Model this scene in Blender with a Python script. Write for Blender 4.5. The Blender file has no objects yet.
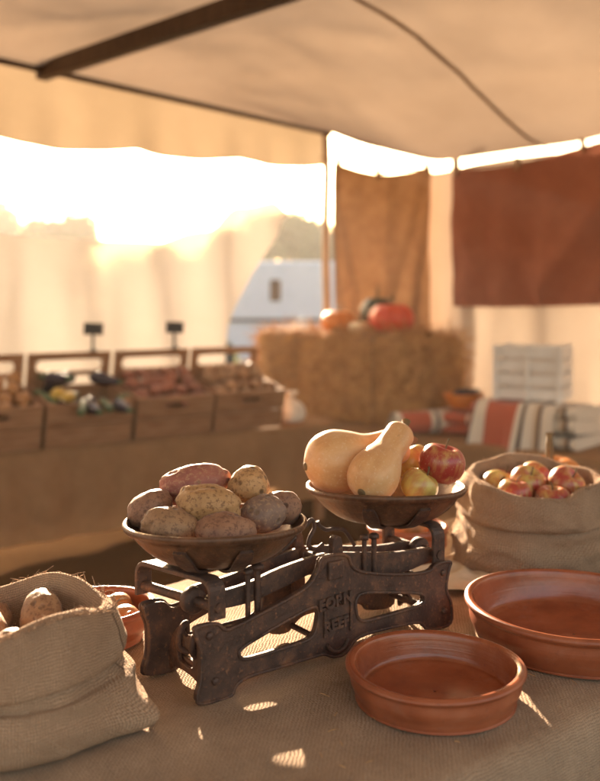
import bpy, bmesh, math, random
from mathutils import Vector, Matrix, noise, Euler
R = math.radians
PI = math.pi
scn = bpy.context.scene
COL = scn.collection

# ------------------------------------------------------------------ camera
EYE = 1.35
cam_d = bpy.data.cameras.new("camera")
cam = bpy.data.objects.new("camera", cam_d); COL.objects.link(cam)
cam.location = (0, 0, EYE); cam.rotation_euler = (R(90), 0, 0)
cam_d.sensor_fit = 'HORIZONTAL'; cam_d.sensor_width = 36; cam_d.lens = 52.45
cam_d.shift_y = -0.1475
cam_d.clip_start = 0.05; cam_d.clip_end = 5000
cam_d.dof.use_dof = True; cam_d.dof.focus_distance = 1.37; cam_d.dof.aperture_fstop = 3.4
cam_d.dof.aperture_blades = 0
scn.camera = cam

# ------------------------------------------------------------------ world + sun
SUN_EL, SUN_AZ = R(14.0), R(-12)       # azimuth from +Y towards +X
w = bpy.data.worlds.new("World"); scn.world = w; w.use_nodes = True
nt = w.node_tree
sky = nt.nodes.new("ShaderNodeTexSky"); sky.sky_type = 'NISHITA'; sky.sun_disc = False
sky.sun_elevation = SUN_EL; sky.sun_rotation = SUN_AZ
sky.dust_density = 5.0; sky.air_density = 1.0; sky.ozone_density = 0.6
bgn = nt.nodes["Background"]; warm = nt.nodes.new("ShaderNodeMix"); warm.data_type = 'RGBA'; warm.blend_type = 'MULTIPLY'; warm.inputs[0].default_value = 1.0
warm.inputs[7].default_value = (1.0, 0.87, 0.73, 1)      # dusty golden evening air
nt.links.new(sky.outputs[0], warm.inputs[6]); nt.links.new(warm.outputs[2], bgn.inputs[0]); bgn.inputs[1].default_value = 0.13
sd = bpy.data.lights.new("sun", 'SUN'); sd.energy = 5.0; sd.angle = R(0.5); sd.color = (1.0, 0.77, 0.54)
so = bpy.data.objects.new("sun", sd); COL.objects.link(so)
sdir = Vector((math.sin(SUN_AZ)*math.cos(SUN_EL), math.cos(SUN_AZ)*math.cos(SUN_EL), math.sin(SUN_EL)))
so.rotation_euler = sdir.to_track_quat('Z', 'Y').to_euler(); so.location = sdir*30
scn.view_settings.view_transform = 'Standard'; scn.view_settings.look = 'None'
scn.view_settings.gamma = 1.0; scn.view_settings.use_curve_mapping = False
scn.view_settings.exposure = 2.72
scn.cycles.max_bounces = 10; scn.cycles.diffuse_bounces = 5; scn.cycles.transparent_max_bounces = 16
scn.cycles.sample_clamp_indirect = 6.0

# ------------------------------------------------------------------ helpers
def tag(o, label=None, cat=None, group=None, kind=None):
    if label: o["label"] = label
    if cat: o["category"] = cat
    if group: o["group"] = group
    if kind: o["kind"] = kind
    return o

def empty(name, loc=(0, 0, 0), rz=0, label=None, cat=None, group=None):
    o = bpy.data.objects.new(name, None); COL.objects.link(o)
    o.location = loc; o.rotation_euler = (0, 0, rz); o.empty_display_size = 0.05
    return tag(o, label, cat, group)

def link(name, me, mat, parent=None, loc=None, rot=None):
    o = bpy.data.objects.new(name, me); COL.objects.link(o)
    if mat is not None and not me.materials: me.materials.append(mat)
    if parent: o.parent = parent
    if loc is not None: o.location = loc
    if rot is not None: o.rotation_euler = rot
    return o

class MB:
    """collects vertices, faces and metre UVs of one mesh"""
    def __init__(s): s.v = []; s.f = []; s.uv = []; s.sm = []
    def add(s, vs, fs, uvs=None, smooth=True, M=None):
        b = len(s.v)
        for k, p in enumerate(vs):
            p = Vector(p)
            s.v.append(tuple(M @ p if M is not None else p))
            s.uv.append(tuple(uvs[k]) if uvs else (p[0], p[1]))
        for f in fs: s.f.append([b+i for i in f]); s.sm.append(smooth)
        return s
    def box(s, c, d, M=None, rot=None, bev=0.0):
        bm = bmesh.new(); bmesh.ops.create_cube(bm, size=1)
        for q in bm.verts: q.co = Vector((q.co.x*d[0], q.co.y*d[1], q.co.z*d[2]))
        if bev > 0: bmesh.ops.bevel(bm, geom=bm.edges[:], offset=bev, segments=2, affect='EDGES', profile=0.5)
        T = Matrix.Translation(c)
        if rot is not None: T = T @ Euler(rot).to_matrix().to_4x4()
        if M is not None: T = M @ T
        bm.verts.index_update()
        s.add([q.co for q in bm.verts], [[q.index for q in f.verts] for f in bm.faces], None, False, T)
        bm.free(); return s
    def grid(s, rows, closed_u=False, uvs=None, smooth=True, M=None):
        n = len(rows); m = len(rows[0])
        vs = [p for r in rows for p in r]; fs = []
        for i in range(n-1):
            for j in range(m if closed_u else m-1):
                a = i*m+j; b = i*m+(j+1) % m
                fs.append([a, b, b+m, a+m])
        s.add(vs, fs, [q for r in uvs for q in r] if uvs else None, smooth, M); return s
    def lathe(s, prof, n=64, M=None, fn=None):
        rows = []; uvs = []; L = 0; last = None
        for (r, z) in prof:
            if last: L += math.hypot(r-last[0], z-last[1])
            last = (r, z); row = []; ur = []
            for k in range(n):
                a = 2*PI*k/n
                p = (r*math.cos(a), r*math.sin(a), z)
                if fn: p = fn(p, a, r, z)
                row.append(p); ur.append((a*0.15, L))
            rows.append(row); uvs.append(ur)
        return s.grid(rows, True, uvs, True, M)
    def tube(s, pts, rad, n=10, M=None, cap=True):
        pts = [Vector(p) for p in pts]; rows = []
        t0 = (pts[1]-pts[0]).normalized()
        up = Vector((0, 0, 1)) if abs(t0.z) < 0.9 else Vector((1, 0, 0))
        nrm = (up - t0*up.dot(t0)).normalized()
        for i, p in enumerate(pts):
            t = (pts[min(i+1, len(pts)-1)]-pts[max(i-1, 0)]).normalized()
            nrm = (nrm - t*nrm.dot(t)).normalized(); bn = t.cross(nrm)
            r = rad[i] if isinstance(rad, (list, tuple)) else rad
            rows.append([p + nrm*(r*math.cos(2*PI*k/n)) + bn*(r*math.sin(2*PI*k/n)) for k in range(n)])
        s.grid(rows, True, None, True, M)
        if cap:
            for row, rev in ((rows[0], True), (rows[-1], False)):
                idx = list(range(n)); s.add(row, [idx[::-1] if not rev else idx], None, False, M)
        return s
    def build(s, name, mat, parent=None, loc=None, rot=None, auto=None):
        me = bpy.data.meshes.new(name)
        me.from_pydata(s.v, [], s.f); 
        uvl = me.uv_layers.new(name="UVMap")
        li = 0
        for p in me.polygons:
            p.use_smooth = s.sm[p.index]
            for l in p.loop_indices:
                uvl.data[l].uv = s.uv[me.loops[l].vertex_index]
        bm = bmesh.new(); bm.from_mesh(me); bmesh.ops.recalc_face_normals(bm, faces=bm.faces); bm.to_mesh(me); bm.free()
        me.update()
        return link(name, me, mat, parent, loc, rot)

def catmull(pts, per=6, closed=False):
    out = []; n = len(pts)
    for i in range(n if closed else n-1):
        if closed: p0, p1, p2, p3 = pts[i-1], pts[i], pts[(i+1) % n], pts[(i+2) % n]
        else: p0, p1, p2, p3 = pts[max(i-1, 0)], pts[i], pts[i+1], pts[min(i+2, n-1)]
        for k in range(per):
            t = k/per
            out.append(tuple(0.5*((2*b)+(c-a)*t+(2*a-5*b+4*c-d)*t*t+(-a+3*b-3*c+d)*t**3) for a, b, c, d in zip(p0, p1, p2, p3)))
    if not closed: out.append(tuple(pts[-1]))
    return out

def chaikin(pts, it=2):
    for _ in range(it):
        o = []
        for i in range(len(pts)):
            a = pts[i]; b = pts[(i+1) % len(pts)]
            o.append((a[0]*.78+b[0]*.22, a[1]*.78+b[1]*.22)); o.append((a[0]*.22+b[0]*.78, a[1]*.22+b[1]*.78))
        pts = o
    return pts

def plate_mesh(loops, thick, bev=0.0):
    """flat plate with holes (first loop outer), in the XY plane, as mesh data"""
    cu = bpy.data.curves.new("plate", 'CURVE'); cu.dimensions = '2D'; cu.fill_mode = 'BOTH'
    cu.extrude = thick/2-bev; cu.bevel_depth = bev; cu.bevel_resolution = 1; cu.offset = -bev
    for lp in loops:
        sp = cu.splines.new('POLY'); sp.points.add(len(lp)-1)
        for i, p in enumerate(lp): sp.points[i].co = (p[0], p[1], 0, 1)
        sp.use_cyclic_u = True
    tmp = bpy.data.objects.new("plate", cu); COL.objects.link(tmp)
    dg = bpy.context.evaluated_depsgraph_get(); dg.update()
    me = bpy.data.meshes.new_from_object(tmp.evaluated_get(dg))
    bpy.data.objects.remove(tmp); bpy.data.curves.remove(cu)
    return me

def mb_from_mesh(mb, me, M):
    mb.add([v.co for v in me.vertices], [list(p.vertices) for p in me.polygons], None, False, M)

def fbm(p, sc, seed=0.0, oct=3):
    return noise.fractal(Vector((p[0]*sc+seed, p[1]*sc-seed, p[2]*sc+seed*.7)), 1.0, 2.0, oct)

def sstep(a, b, x):
    t = max(0, min(1, (x-a)/(b-a))); return t*t*(3-2*t)

# ------------------------------------------------------------------ materials
class NT:
    def __init__(s, name):
        s.m = bpy.data.materials.new(name); s.m.use_nodes = True; s.t = s.m.node_tree
        s.b = s.t.nodes["Principled BSDF"]; s.out = s.t.nodes["Material Output"]
    def n(s, typ, **kw):
        nd = s.t.nodes.new("ShaderNode"+typ)
        for k, v in kw.items():
            if hasattr(nd, k) and not k[0].isupper(): setattr(nd, k, v)
            else: nd.inputs[k.replace('_', ' ')].default_value = v
        return nd
    def l(s, a, b): s.t.links.new(a, b)
    def math(s, op, a, b=None):
        nd = s.t.nodes.new("ShaderNodeMath"); nd.operation = op
        for i, x in enumerate((a, b)):
            if x is None: continue
            if isinstance(x, (int, float)): nd.inputs[i].default_value = x
            else: s.l(x, nd.inputs[i])
        return nd.outputs[0]
    def coord(s, which='Object', scale=None):
        tc = s.t.nodes.new("ShaderNodeTexCoord"); o = tc.outputs[which]
        if scale:
            mp = s.t.nodes.new("ShaderNodeMapping"); mp.inputs['Scale'].default_value = scale
            s.l(o, mp.inputs[0]); o = mp.outputs[0]
        return o
    def noise(s, vec, scale, detail=5, rough=0.6, dist=0.0):
        nd = s.n("TexNoise"); nd.inputs['Scale'].default_value = scale; nd.inputs['Detail'].default_value = detail
        nd.inputs['Roughness'].default_value = rough; nd.inputs['Distortion'].default_value = dist
        s.l(vec, nd.inputs['Vector']); return nd.outputs[0]
    def ramp(s, fac, stops):
        nd = s.t.nodes.new("ShaderNodeValToRGB"); e = nd.color_ramp.elements
        while len(e) < len(stops): e.new(0.5)
        for i, (p, c) in enumerate(stops):
            e[i].position = p; e[i].color = (*c, 1) if len(c) == 3 else c
        s.l(fac, nd.inputs[0]); return nd.outputs[0]
    def mix(s, fac, a, b, mode='MIX'):
        nd = s.t.nodes.new("ShaderNodeMix"); nd.data_type = 'RGBA'; nd.blend_type = mode
        for sock, x in ((nd.inputs[0], fac), (nd.inputs[6], a), (nd.inputs[7], b)):
            if isinstance(x, (int, float)): sock.default_value = x
            elif isinstance(x, tuple): sock.default_value = (*x, 1)
            else: s.l(x, sock)
        return nd.outputs[2]
    def bump(s, h, strength=0.3, dist=0.01):
        nd = s.t.nodes.new("ShaderNodeBump"); nd.inputs['Strength'].default_value = strength
        nd.inputs['Distance'].default_value = dist; s.l(h, nd.inputs['Height'])
        s.l(nd.outputs[0], s.b.inputs['Normal']); return nd.outputs[0]
    def set(s, **kw):
        for k, v in kw.items(): s.b.inputs[k.replace('_', ' ')].default_value = v

def noisy(name, stops, scale, rough=0.7, bump=0.3, bscale=None, bdist=0.004, metallic=0.0, coord='Object', stretch=None, rand=0.0, spec=0.5, coat=0.0):
    k = NT(name); c = k.coord(coord, stretch)
    f = k.noise(c, scale, 6)
    col = k.ramp(f, stops)
    if rand:
        oi = k.t.nodes.new("ShaderNodeObjectInfo")
        v = k.ramp(oi.outputs['Random'], [(0, (1-rand,)*3), (1, (1+rand*.4,)*3)])
        col = k.mix(1.0, col, v, 'MULTIPLY')
    k.l(col, k.b.inputs['Base Color'])
    f2 = k.noise(c, bscale or scale*3, 5)
    k.bump(f2, bump, bdist)
    rr = k.ramp(f2, [(0.3, (rough*.8,)*3), (0.7, (min(1, rough*1.15),)*3)]); k.l(rr, k.b.inputs['Roughness'])
    k.set(Metallic=metallic, Coat_Weight=coat, Coat_Roughness=0.2)
    k.b.inputs['Specular IOR Level'].default_value = spec
    return k.m

def burlap(name, c1, c2, pitch=0.003, bump=0.8, trans=0.0, gap=0.5, sheer=0.0):
    k = NT(name); uv = k.coord('UV')
    wob = k.n("TexNoise"); wob.inputs['Scale'].default_value = 60; wob.inputs['Detail'].default_value = 2
    k.l(uv, wob.inputs['Vector'])
    vm = k.t.nodes.new("ShaderNodeVectorMath"); vm.operation = 'MULTIPLY_ADD'
    k.l(wob.outputs[1], vm.inputs[0]); vm.inputs[1].default_value = (pitch*2.0,)*3; k.l(uv, vm.inputs[2])
    sp = k.t.nodes.new("ShaderNodeSeparateXYZ"); k.l(vm.outputs[0], sp.inputs[0])
    su = k.math('SINE', k.math('MULTIPLY', sp.outputs[0], PI/pitch)); sv = k.math('SINE', k.math('MULTIPLY', sp.outputs[1], PI/pitch))
    par = k.math('GREATER_THAN', k.math('MULTIPLY', su, sv), 0.0)
    a = k.math('ABSOLUTE', su); b = k.math('ABSOLUTE', sv)
    h = k.math('ADD', k.math('MULTIPLY', par, a), k.math('MULTIPLY', k.math('SUBTRACT', 1.0, par), b))
    thr = k.noise(k.coord('UV', (40, 400, 1)), 1.0, 3); thr2 = k.noise(k.coord('UV', (400, 40, 1)), 1.0, 3)
    slub = k.math('MULTIPLY', k.math('ADD', thr, thr2), 0.5)
    big = k.noise(uv, 9, 7, 0.7)
    col = k.ramp(k.math('ADD', k.math('MULTIPLY', slub, 0.5), k.math('MULTIPLY', big, 0.5)), [(0.36, c2), (0.64, c1)])
    col = k.mix(k.math('MULTIPLY', k.math('SUBTRACT', 1.0, h), gap), col, tuple(x*0.35 for x in c2))
    k.l(col, k.b.inputs['Base Color'])
    k.bump(k.math('ADD', h, k.math('MULTIPLY', slub, 1.2)), bump, pitch*0.45)
    k.set(Roughness=0.95); k.b.inputs['Specular IOR Level'].default_value = 0.15
    k.set(Sheen_Weight=0.25, Sheen_Roughness=0.5); k.b.inputs['Sheen Tint'].default_value = (*c1, 1)
    if trans > 0:
        tr = k.t.nodes.new("ShaderNodeBsdfTranslucent"); k.l(col, tr.inputs[0])
        ms = k.t.nodes.new("ShaderNodeMixShader"); ms.inputs[0].default_value = trans
        k.l(k.b.outputs[0], ms.inputs[1]); k.l(tr.outputs[0], ms.inputs[2]); k.l(ms.outputs[0], k.out.inputs[0])
    return k.m

def canvas(name, c1, c2, trans, see=0.0, scale=1.2, tcol=None):
    k = NT(name); o = k.coord('Object')
    f = k.noise(o, scale, 6, 0.65); col = k.ramp(f, [(0.3, c2), (0.7, c1)])
    weave = k.noise(k.coord('UV', (300, 300, 1)), 1.0, 2)
    k.bump(k.math('ADD', k.math('MULTIPLY', weave, 0.15), k.noise(k.coord('Object', (1, 1, 3)), 5, 5)), 0.6, 0.016)
    k.l(col, k.b.inputs['Base Color']); k.set(Roughness=0.9); k.b.inputs['Specular IOR Level'].default_value = 0.2
    tr = k.t.nodes.new("ShaderNodeBsdfTranslucent")
    if tcol: k.l(k.mix(1.0, col, tcol, 'MULTIPLY'), tr.inputs[0])
    else: k.l(col, tr.inputs[0])
    ms = k.t.nodes.new("ShaderNodeMixShader"); ms.inputs[0].default_value = trans
    k.l(k.b.outputs[0], ms.inputs[1]); k.l(tr.outputs[0], ms.inputs[2]); last = ms.outputs[0]
    if see > 0:
        tp = k.t.nodes.new("ShaderNodeBsdfTransparent"); m2 = k.t.nodes.new("ShaderNodeMixShader"); m2.inputs[0].default_value = see
        k.l(last, m2.inputs[1]); k.l(tp.outputs[0], m2.inputs[2]); last = m2.outputs[0]
    k.l(last, k.out.inputs[0]); return k.m

def iron(name, c1, c2, c3, rough=0.5):
    k = NT(name); o = k.coord('Object')
    f = k.noise(o, 22, 8, 0.7); f2 = k.noise(o, 140, 4)
    col = k.ramp(f, [(0.34, c1), (0.52, c2), (0.72, c3)])
    sp = k.ramp(f2, [(0.58, (0, 0, 0)), (0.72, (1, 1, 1))])
    col = k.mix(k.math('MULTIPLY', sp, 0.6), col, tuple(min(1, x*1.7) for x in c3))
    k.l(col, k.b.inputs['Base Color'])
    k.l(k.ramp(f, [(0.3, (rough*.8,)*3), (0.7, (rough*1.35,)*3)]), k.b.inputs['Roughness'])
    k.l(k.ramp(f, [(0.35, (0.55,)*3), (0.62, (0.10,)*3)]), k.b.inputs['Metallic'])
    k.bump(k.math('ADD', f, k.math('MULTIPLY', f2, 0.8)), 0.8, 0.0020)
    return k.m

def potato_mat(name, c1, c2, spot, rough=0.6):
    k = NT(name); o = k.coord('Object')
    f = k.noise(o, 28, 6, 0.65); col = k.ramp(f, [(0.36, c2), (0.62, c1)])
    f2 = k.noise(o, 170, 4, 0.7); col = k.mix(k.math('MULTIPLY', k.ramp(f2, [(0.52, (0,)*3), (0.60, (1,)*3)]), 0.8), col, spot)
    vo = k.t.nodes.new("ShaderNodeTexVoronoi"); vo.inputs['Scale'].default_value = 42; k.l(o, vo.inputs['Vector'])
    eye = k.ramp(vo.outputs['Distance'], [(0.10, (1,)*3), (0.22, (0,)*3)])
    col = k.mix(k.math('MULTIPLY', eye, 0.75), col, tuple(x*.45 for x in spot))
    oi = k.t.nodes.new("ShaderNodeObjectInfo")
    col = k.mix(1.0, col, k.ramp(oi.outputs['Random'], [(0, (.8, .8, .8)), (1, (1.1, 1.05, 1.0))]), 'MULTIPLY')
    k.l(col, k.b.inputs['Base Color']); k.set(Roughness=rough)
    k.bump(k.math('SUBTRACT', k.math('ADD', k.math('MULTIPLY', f2, .5), f), k.math('MULTIPLY', eye, 1.6)), 0.6, 0.003)
    k.set(Subsurface_Weight=0.06, Subsurface_Scale=0.004, Sheen_Weight=0.12, Sheen_Roughness=0.3)
    return k.m

def apple_mat(name, red, yel, lo, hi):
    k = NT(name); o = k.coord('Object')
    st = k.noise(k.coord('Object', (95, 95, 12)), 1.0, 5, 0.7)
    side = k.noise(o, 22, 3)
    f = k.math('ADD', k.math('MULTIPLY', st, 0.62), k.math('MULTIPLY', side, 0.45))
    oi = k.t.nodes.new("ShaderNodeObjectInfo")
    f = k.math('ADD', f, k.math('MULTIPLY', k.math('SUBTRACT', oi.outputs['Random'], 0.5), 0.12))
    col = k.ramp(f, [(lo, yel), ((lo+hi)/2, tuple((a*.6+b*.4) for a, b in zip(red, yel))), (hi, red)])
    dots = k.ramp(k.noise(o, 260, 1), [(0.66, (0,)*3), (0.72, (1,)*3)])
    col = k.mix(k.math('MULTIPLY', dots, 0.45), col, (0.6, 0.45, 0.25))
    k.l(col, k.b.inputs['Base Color']); k.set(Roughness=0.33, Coat_Weight=0.15, Coat_Roughness=0.25, Subsurface_Weight=0.08, Subsurface_Scale=0.005)
    return k.m

def terracotta(name, gloss):
    k = NT(name); o = k.coord('Object')
    f = k.noise(o, 14, 6, 0.6); f2 = k.noise(o, 120, 4)
    col = k.ramp(f, [(0.3, (0.21, 0.052, 0.020)), (0.55, (0.32, 0.086, 0.033)), (0.78, (0.40, 0.122, 0.050))])
    sp = k.ramp(f2, [(0.60, (0,)*3), (0.70, (1,)*3)]); col = k.mix(k.math('MULTIPLY', sp, 0.4), col, (0.16, 0.05, 0.03))
    bloom = k.ramp(k.noise(k.coord('Object', (1, 1, 2.5)), 9, 7, 0.72, 0.6), [(0.55, (0,)*3), (0.72, (1,)*3)])
    col = k.mix(k.math('MULTIPLY', bloom, 0.14), col, (0.55, 0.36, 0.26))
    soot = k.ramp(k.noise(o, 6, 6, 0.7), [(0.60, (0,)*3), (0.74, (1,)*3)]); col = k.mix(k.math('MULTIPLY', soot, 0.45), col, (0.12, 0.04, 0.022))
    k.l(col, k.b.inputs['Base Color'])
    k.l(k.ramp(f, [(0.3, (gloss*.75,)*3), (0.7, (gloss*1.3,)*3)]), k.b.inputs['Roughness'])
    rings = k.noise(k.coord('Object', (1, 1, 160)), 2.0, 3)
    k.bump(k.math('ADD', k.math('MULTIPLY', f2, 0.4), k.math('MULTIPLY', rings, 0.6)), 0.22, 0.002)
    return k.m

M = {}
M['iron'] = iron("cast_iron", (0.060, 0.040, 0.034), (0.085, 0.046, 0.033), (0.20, 0.086, 0.040), 0.56)
M['pan'] = iron("rusty_pan", (0.085, 0.048, 0.030), (0.125, 0.062, 0.034), (0.21, 0.09, 0.042), 0.38)
M['terra_in'] = terracotta("terracotta_glazed", 0.19)
M['terra_out'] = terracotta("terracotta_bare", 0.40)
M['burlap_table'] = burlap("table_burlap", (0.54, 0.38, 0.255), (0.28, 0.19, 0.125), 0.0036, 0.6, 0.0, 0.75)
M['burlap_sack'] = burlap("sack_burlap", (0.64, 0.43, 0.28), (0.43, 0.28, 0.178), 0.0034, 1.0, 0.10, 0.9)
M['burlap_sack_b'] = burlap("brown_sack_burlap", (0.60, 0.40, 0.26), (0.40, 0.26, 0.165), 0.0040, 1.0, 0.10, 0.95)
M['burlap_back'] = burlap("stall_burlap", (0.50, 0.295, 0.155), (0.33, 0.185, 0.092), 0.005, 0.6, 0.25)
M['roof'] = canvas("roof_canvas", (0.42, 0.32, 0.235), (0.33, 0.245, 0.175), 0.23, 0.0, 1.0)
M['valance'] = canvas("valance_canvas", (0.45, 0.35, 0.24), (0.37, 0.285, 0.19), 0.16)
M['wall'] = canvas("wall_canvas", (0.54, 0.445, 0.36), (0.46, 0.37, 0.29), 0.15)
M['sheer'] = canvas("sheer_cloth", (0.47, 0.435, 0.40), (0.41, 0.375, 0.34), 0.165, 0.035)
M['seam'] = canvas("seam_tape", (0.36, 0.265, 0.18), (0.28, 0.205, 0.14), 0.25)
M['brown_cloth'] = burlap("brown_cloth", (0.38, 0.205, 0.10), (0.20, 0.10, 0.048), 0.006, 0.4, 0.10, 0.3)
M['red_cloth'] = burlap("rust_red_cloth", (0.42, 0.18, 0.12), (0.33, 0.135, 0.09), 0.006, 0.4, 0.12, 0.3)
M['beam'] = noisy("dark_wood", [(0.3, (0.050, 0.028, 0.016)), (0.7, (0.10, 0.058, 0.032))], 3, 0.7, 0.3, stretch=(12, 12, 2))
M['pole'] = noisy("pole_wood", [(0.3, (0.30, 0.20, 0.115)), (0.7, (0.46, 0.32, 0.19))], 3, 0.6, 0.3, stretch=(14, 14, 1.2))
M['crate'] = noisy("crate_wood", [(0.25, (0.20, 0.088, 0.038)), (0.5, (0.34, 0.165, 0.075)), (0.75, (0.48, 0.26, 0.13))], 4, 0.75, 0.5, 24, 0.004, stretch=(1.5, 14, 14), rand=0.25)
M['white_wood'] = noisy("white_paint", [(0.3, (0.66, 0.62, 0.58)), (0.7, (0.80, 0.77, 0.74))], 8, 0.55, 0.3)
M['slate'] = noisy("slate_board", [(0.3, (0.018, 0.018, 0.02)), (0.7, (0.04, 0.038, 0.038))], 20, 0.6, 0.2)
M['p_purple'] = potato_mat("potato_purple", (0.38, 0.145, 0.105), (0.27, 0.090, 0.070), (0.44, 0.24, 0.14))
M['p_yellow'] = potato_mat("potato_yellow", (0.52, 0.305, 0.135), (0.40, 0.22, 0.090), (0.20, 0.095, 0.040))
M['p_tan'] = potato_mat("potato_tan", (0.46, 0.265, 0.135), (0.34, 0.18, 0.09), (0.20, 0.095, 0.05))
M['p_mauve'] = potato_mat("potato_mauve", (0.39, 0.205, 0.120), (0.27, 0.130, 0.078), (0.16, 0.070, 0.042))
M['p_grey'] = potato_mat("potato_grey", (0.23, 0.150, 0.115), (0.145, 0.090, 0.074), (0.32, 0.21, 0.13))
M['p_red'] = potato_mat("sweet_potato", (0.40, 0.16, 0.09), (0.29, 0.10, 0.065), (0.20, 0.07, 0.04))
def squash_mat():
    k = NT("butternut_skin"); o = k.coord('Object')
    f = k.noise(o, 16, 5); lon = k.noise(k.coord('Object', (6, 60, 60)), 1.0, 4, 0.6)
    col = k.ramp(k.math('ADD', k.math('MULTIPLY', f, .55), k.math('MULTIPLY', lon, .45)), [(0.34, (0.56, 0.27, 0.105)), (0.52, (0.67, 0.365, 0.155)), (0.70, (0.75, 0.46, 0.23))])
    dots = k.ramp(k.noise(o, 210, 2), [(0.60, (0,)*3), (0.66, (1,)*3)]); col = k.mix(k.math('MULTIPLY', dots, .35), col, (0.78, 0.62, 0.42))
    sc = k.ramp(k.noise(k.coord('Object', (30, 110, 110)), 1.0, 3, 0.5, 1.5), [(0.70, (0,)*3), (0.74, (1,)*3)]); col = k.mix(k.math('MULTIPLY', sc, .6), col, (0.36, 0.19, 0.08))
    k.l(col, k.b.inputs['Base Color']); k.l(k.ramp(f, [(0.3, (0.36,)*3), (0.7, (0.52,)*3)]), k.b.inputs['Roughness'])
    k.bump(k.math('ADD', k.math('MULTIPLY', lon, .8), k.math('MULTIPLY', dots, .15)), 0.25, 0.002)
    k.set(Subsurface_Weight=0.08, Subsurface_Scale=0.006, Sheen_Weight=0.2, Sheen_Roughness=0.4); return k.m
M['squash'] = squash_mat()
M['apple_red'] = apple_mat("apple_red", (0.36, 0.045, 0.032), (0.58, 0.38, 0.11), 0.40, 0.60)
M['apple_yellow'] = apple_mat("apple_yellow", (0.46, 0.14, 0.05), (0.58, 0.44, 0.12), 0.50, 0.80)
M['apple_mix'] = apple_mat("apple_mixed", (0.40, 0.055, 0.035), (0.52, 0.38, 0.10), 0.44, 0.62)
M['stem'] = noisy("stem", [(0.3, (0.10, 0.06, 0.025)), (0.7, (0.20, 0.13, 0.055))], 60, 0.8, 0.4)
M['pump_orange'] = noisy("pumpkin_orange", [(0.3, (0.55, 0.17, 0.025)), (0.7, (0.70, 0.26, 0.045))], 8, 0.4, 0.15)
M['pump_red'] = noisy("pumpkin_red", [(0.3, (0.55, 0.055, 0.022)), (0.7, (0.66, 0.095, 0.032))], 8, 0.38, 0.15)
M['pump_dark'] = noisy("pumpkin_dark", [(0.3, (0.022, 0.032, 0.02)), (0.7, (0.06, 0.07, 0.04))], 10, 0.4, 0.2)
M['pump_cream'] = noisy("pumpkin_cream", [(0.3, (0.66, 0.56, 0.36)), (0.7, (0.78, 0.69, 0.48))], 8, 0.45, 0.15)
M['aubergine'] = noisy("aubergine_skin", [(0.3, (0.016, 0.010, 0.022)), (0.7, (0.035, 0.018, 0.035))], 10, 0.25, 0.1, rand=0.2)
M['courgette'] = noisy("courgette_skin", [(0.35, (0.025, 0.06, 0.015)), (0.65, (0.10, 0.16, 0.045))], 40, 0.4, 0.15, rand=0.2)
M['yel_veg'] = noisy("yellow_squash", [(0.3, (0.55, 0.36, 0.05)), (0.7, (0.66, 0.45, 0.09))], 10, 0.4, 0.15)
M['onion'] = noisy("onion_skin", [(0.3, (0.36, 0.155, 0.05)), (0.7, (0.50, 0.25, 0.09))], 6, 0.35, 0.2, stretch=(20, 20, 2), rand=0.2)
M['garlic'] = noisy("white_linen", [(0.3, (0.62, 0.56, 0.48)), (0.7, (0.78, 0.72, 0.64))], 20, 0.85, 0.4)
def straw_mat():
    k = NT("straw"); o = k.coord('Object'); f = k.noise(o, 11, 4, 0.7); f2 = k.noise(o, 70, 3, 0.7)
    col = k.ramp(k.math('ADD', k.math('MULTIPLY', f, .45), k.math('MULTIPLY', f2, .55)), [(0.34, (0.20, 0.088, 0.028)), (0.48, (0.45, 0.235, 0.078)), (0.66, (0.74, 0.46, 0.18))])
    k.l(col, k.b.inputs['Base Color']); k.set(Roughness=0.65); k.bump(f2, .8, .01); return k.m
M['straw'] = straw_mat()
M['twine'] = noisy("twine", [(0.3, (0.20, 0.11, 0.05)), (0.7, (0.32, 0.2, 0.1))], 60, 0.9, 0.5)
M['leaf'] = noisy("foliage", [(0.3, (0.030, 0.050, 0.016)), (0.5, (0.055, 0.080, 0.024)), (0.75, (0.10, 0.115, 0.036))], 0.6, 0.7, 0.1)
M['bark'] = noisy("bark", [(0.3, (0.06, 0.042, 0.03)), (0.7, (0.13, 0.095, 0.065))], 6, 0.9, 0.6)
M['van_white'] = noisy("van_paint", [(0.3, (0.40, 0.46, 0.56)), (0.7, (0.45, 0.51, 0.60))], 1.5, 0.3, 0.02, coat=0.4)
M['glass'] = noisy("dark_glass", [(0.3, (0.02, 0.022, 0.025)), (0.7, (0.03, 0.032, 0.035))], 2, 0.08, 0.0)
M['rubber'] = noisy("rubber", [(0.3, (0.018,)*3), (0.7, (0.03,)*3)], 20, 0.8, 0.2)
M['steel'] = noisy("steel", [(0.3, (0.45,)*3), (0.7, (0.6,)*3)], 20, 0.35, 0.1, metallic=0.9)
M['tail_red'] = noisy("tail_lens", [(0.3, (0.25, 0.02, 0.015)), (0.7, (0.32, 0.03, 0.02))], 10, 0.2, 0.0)
M['clip'] = noisy("white_clip", [(0.3, (0.75, 0.73, 0.68)), (0.7, (0.82, 0.8, 0.76))], 30, 0.5, 0.1)
M['paper'] = noisy("cream_linen", [(0.3, (0.62, 0.50, 0.34)), (0.7, (0.76, 0.64, 0.46))], 14, 0.9, 0.5)

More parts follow.
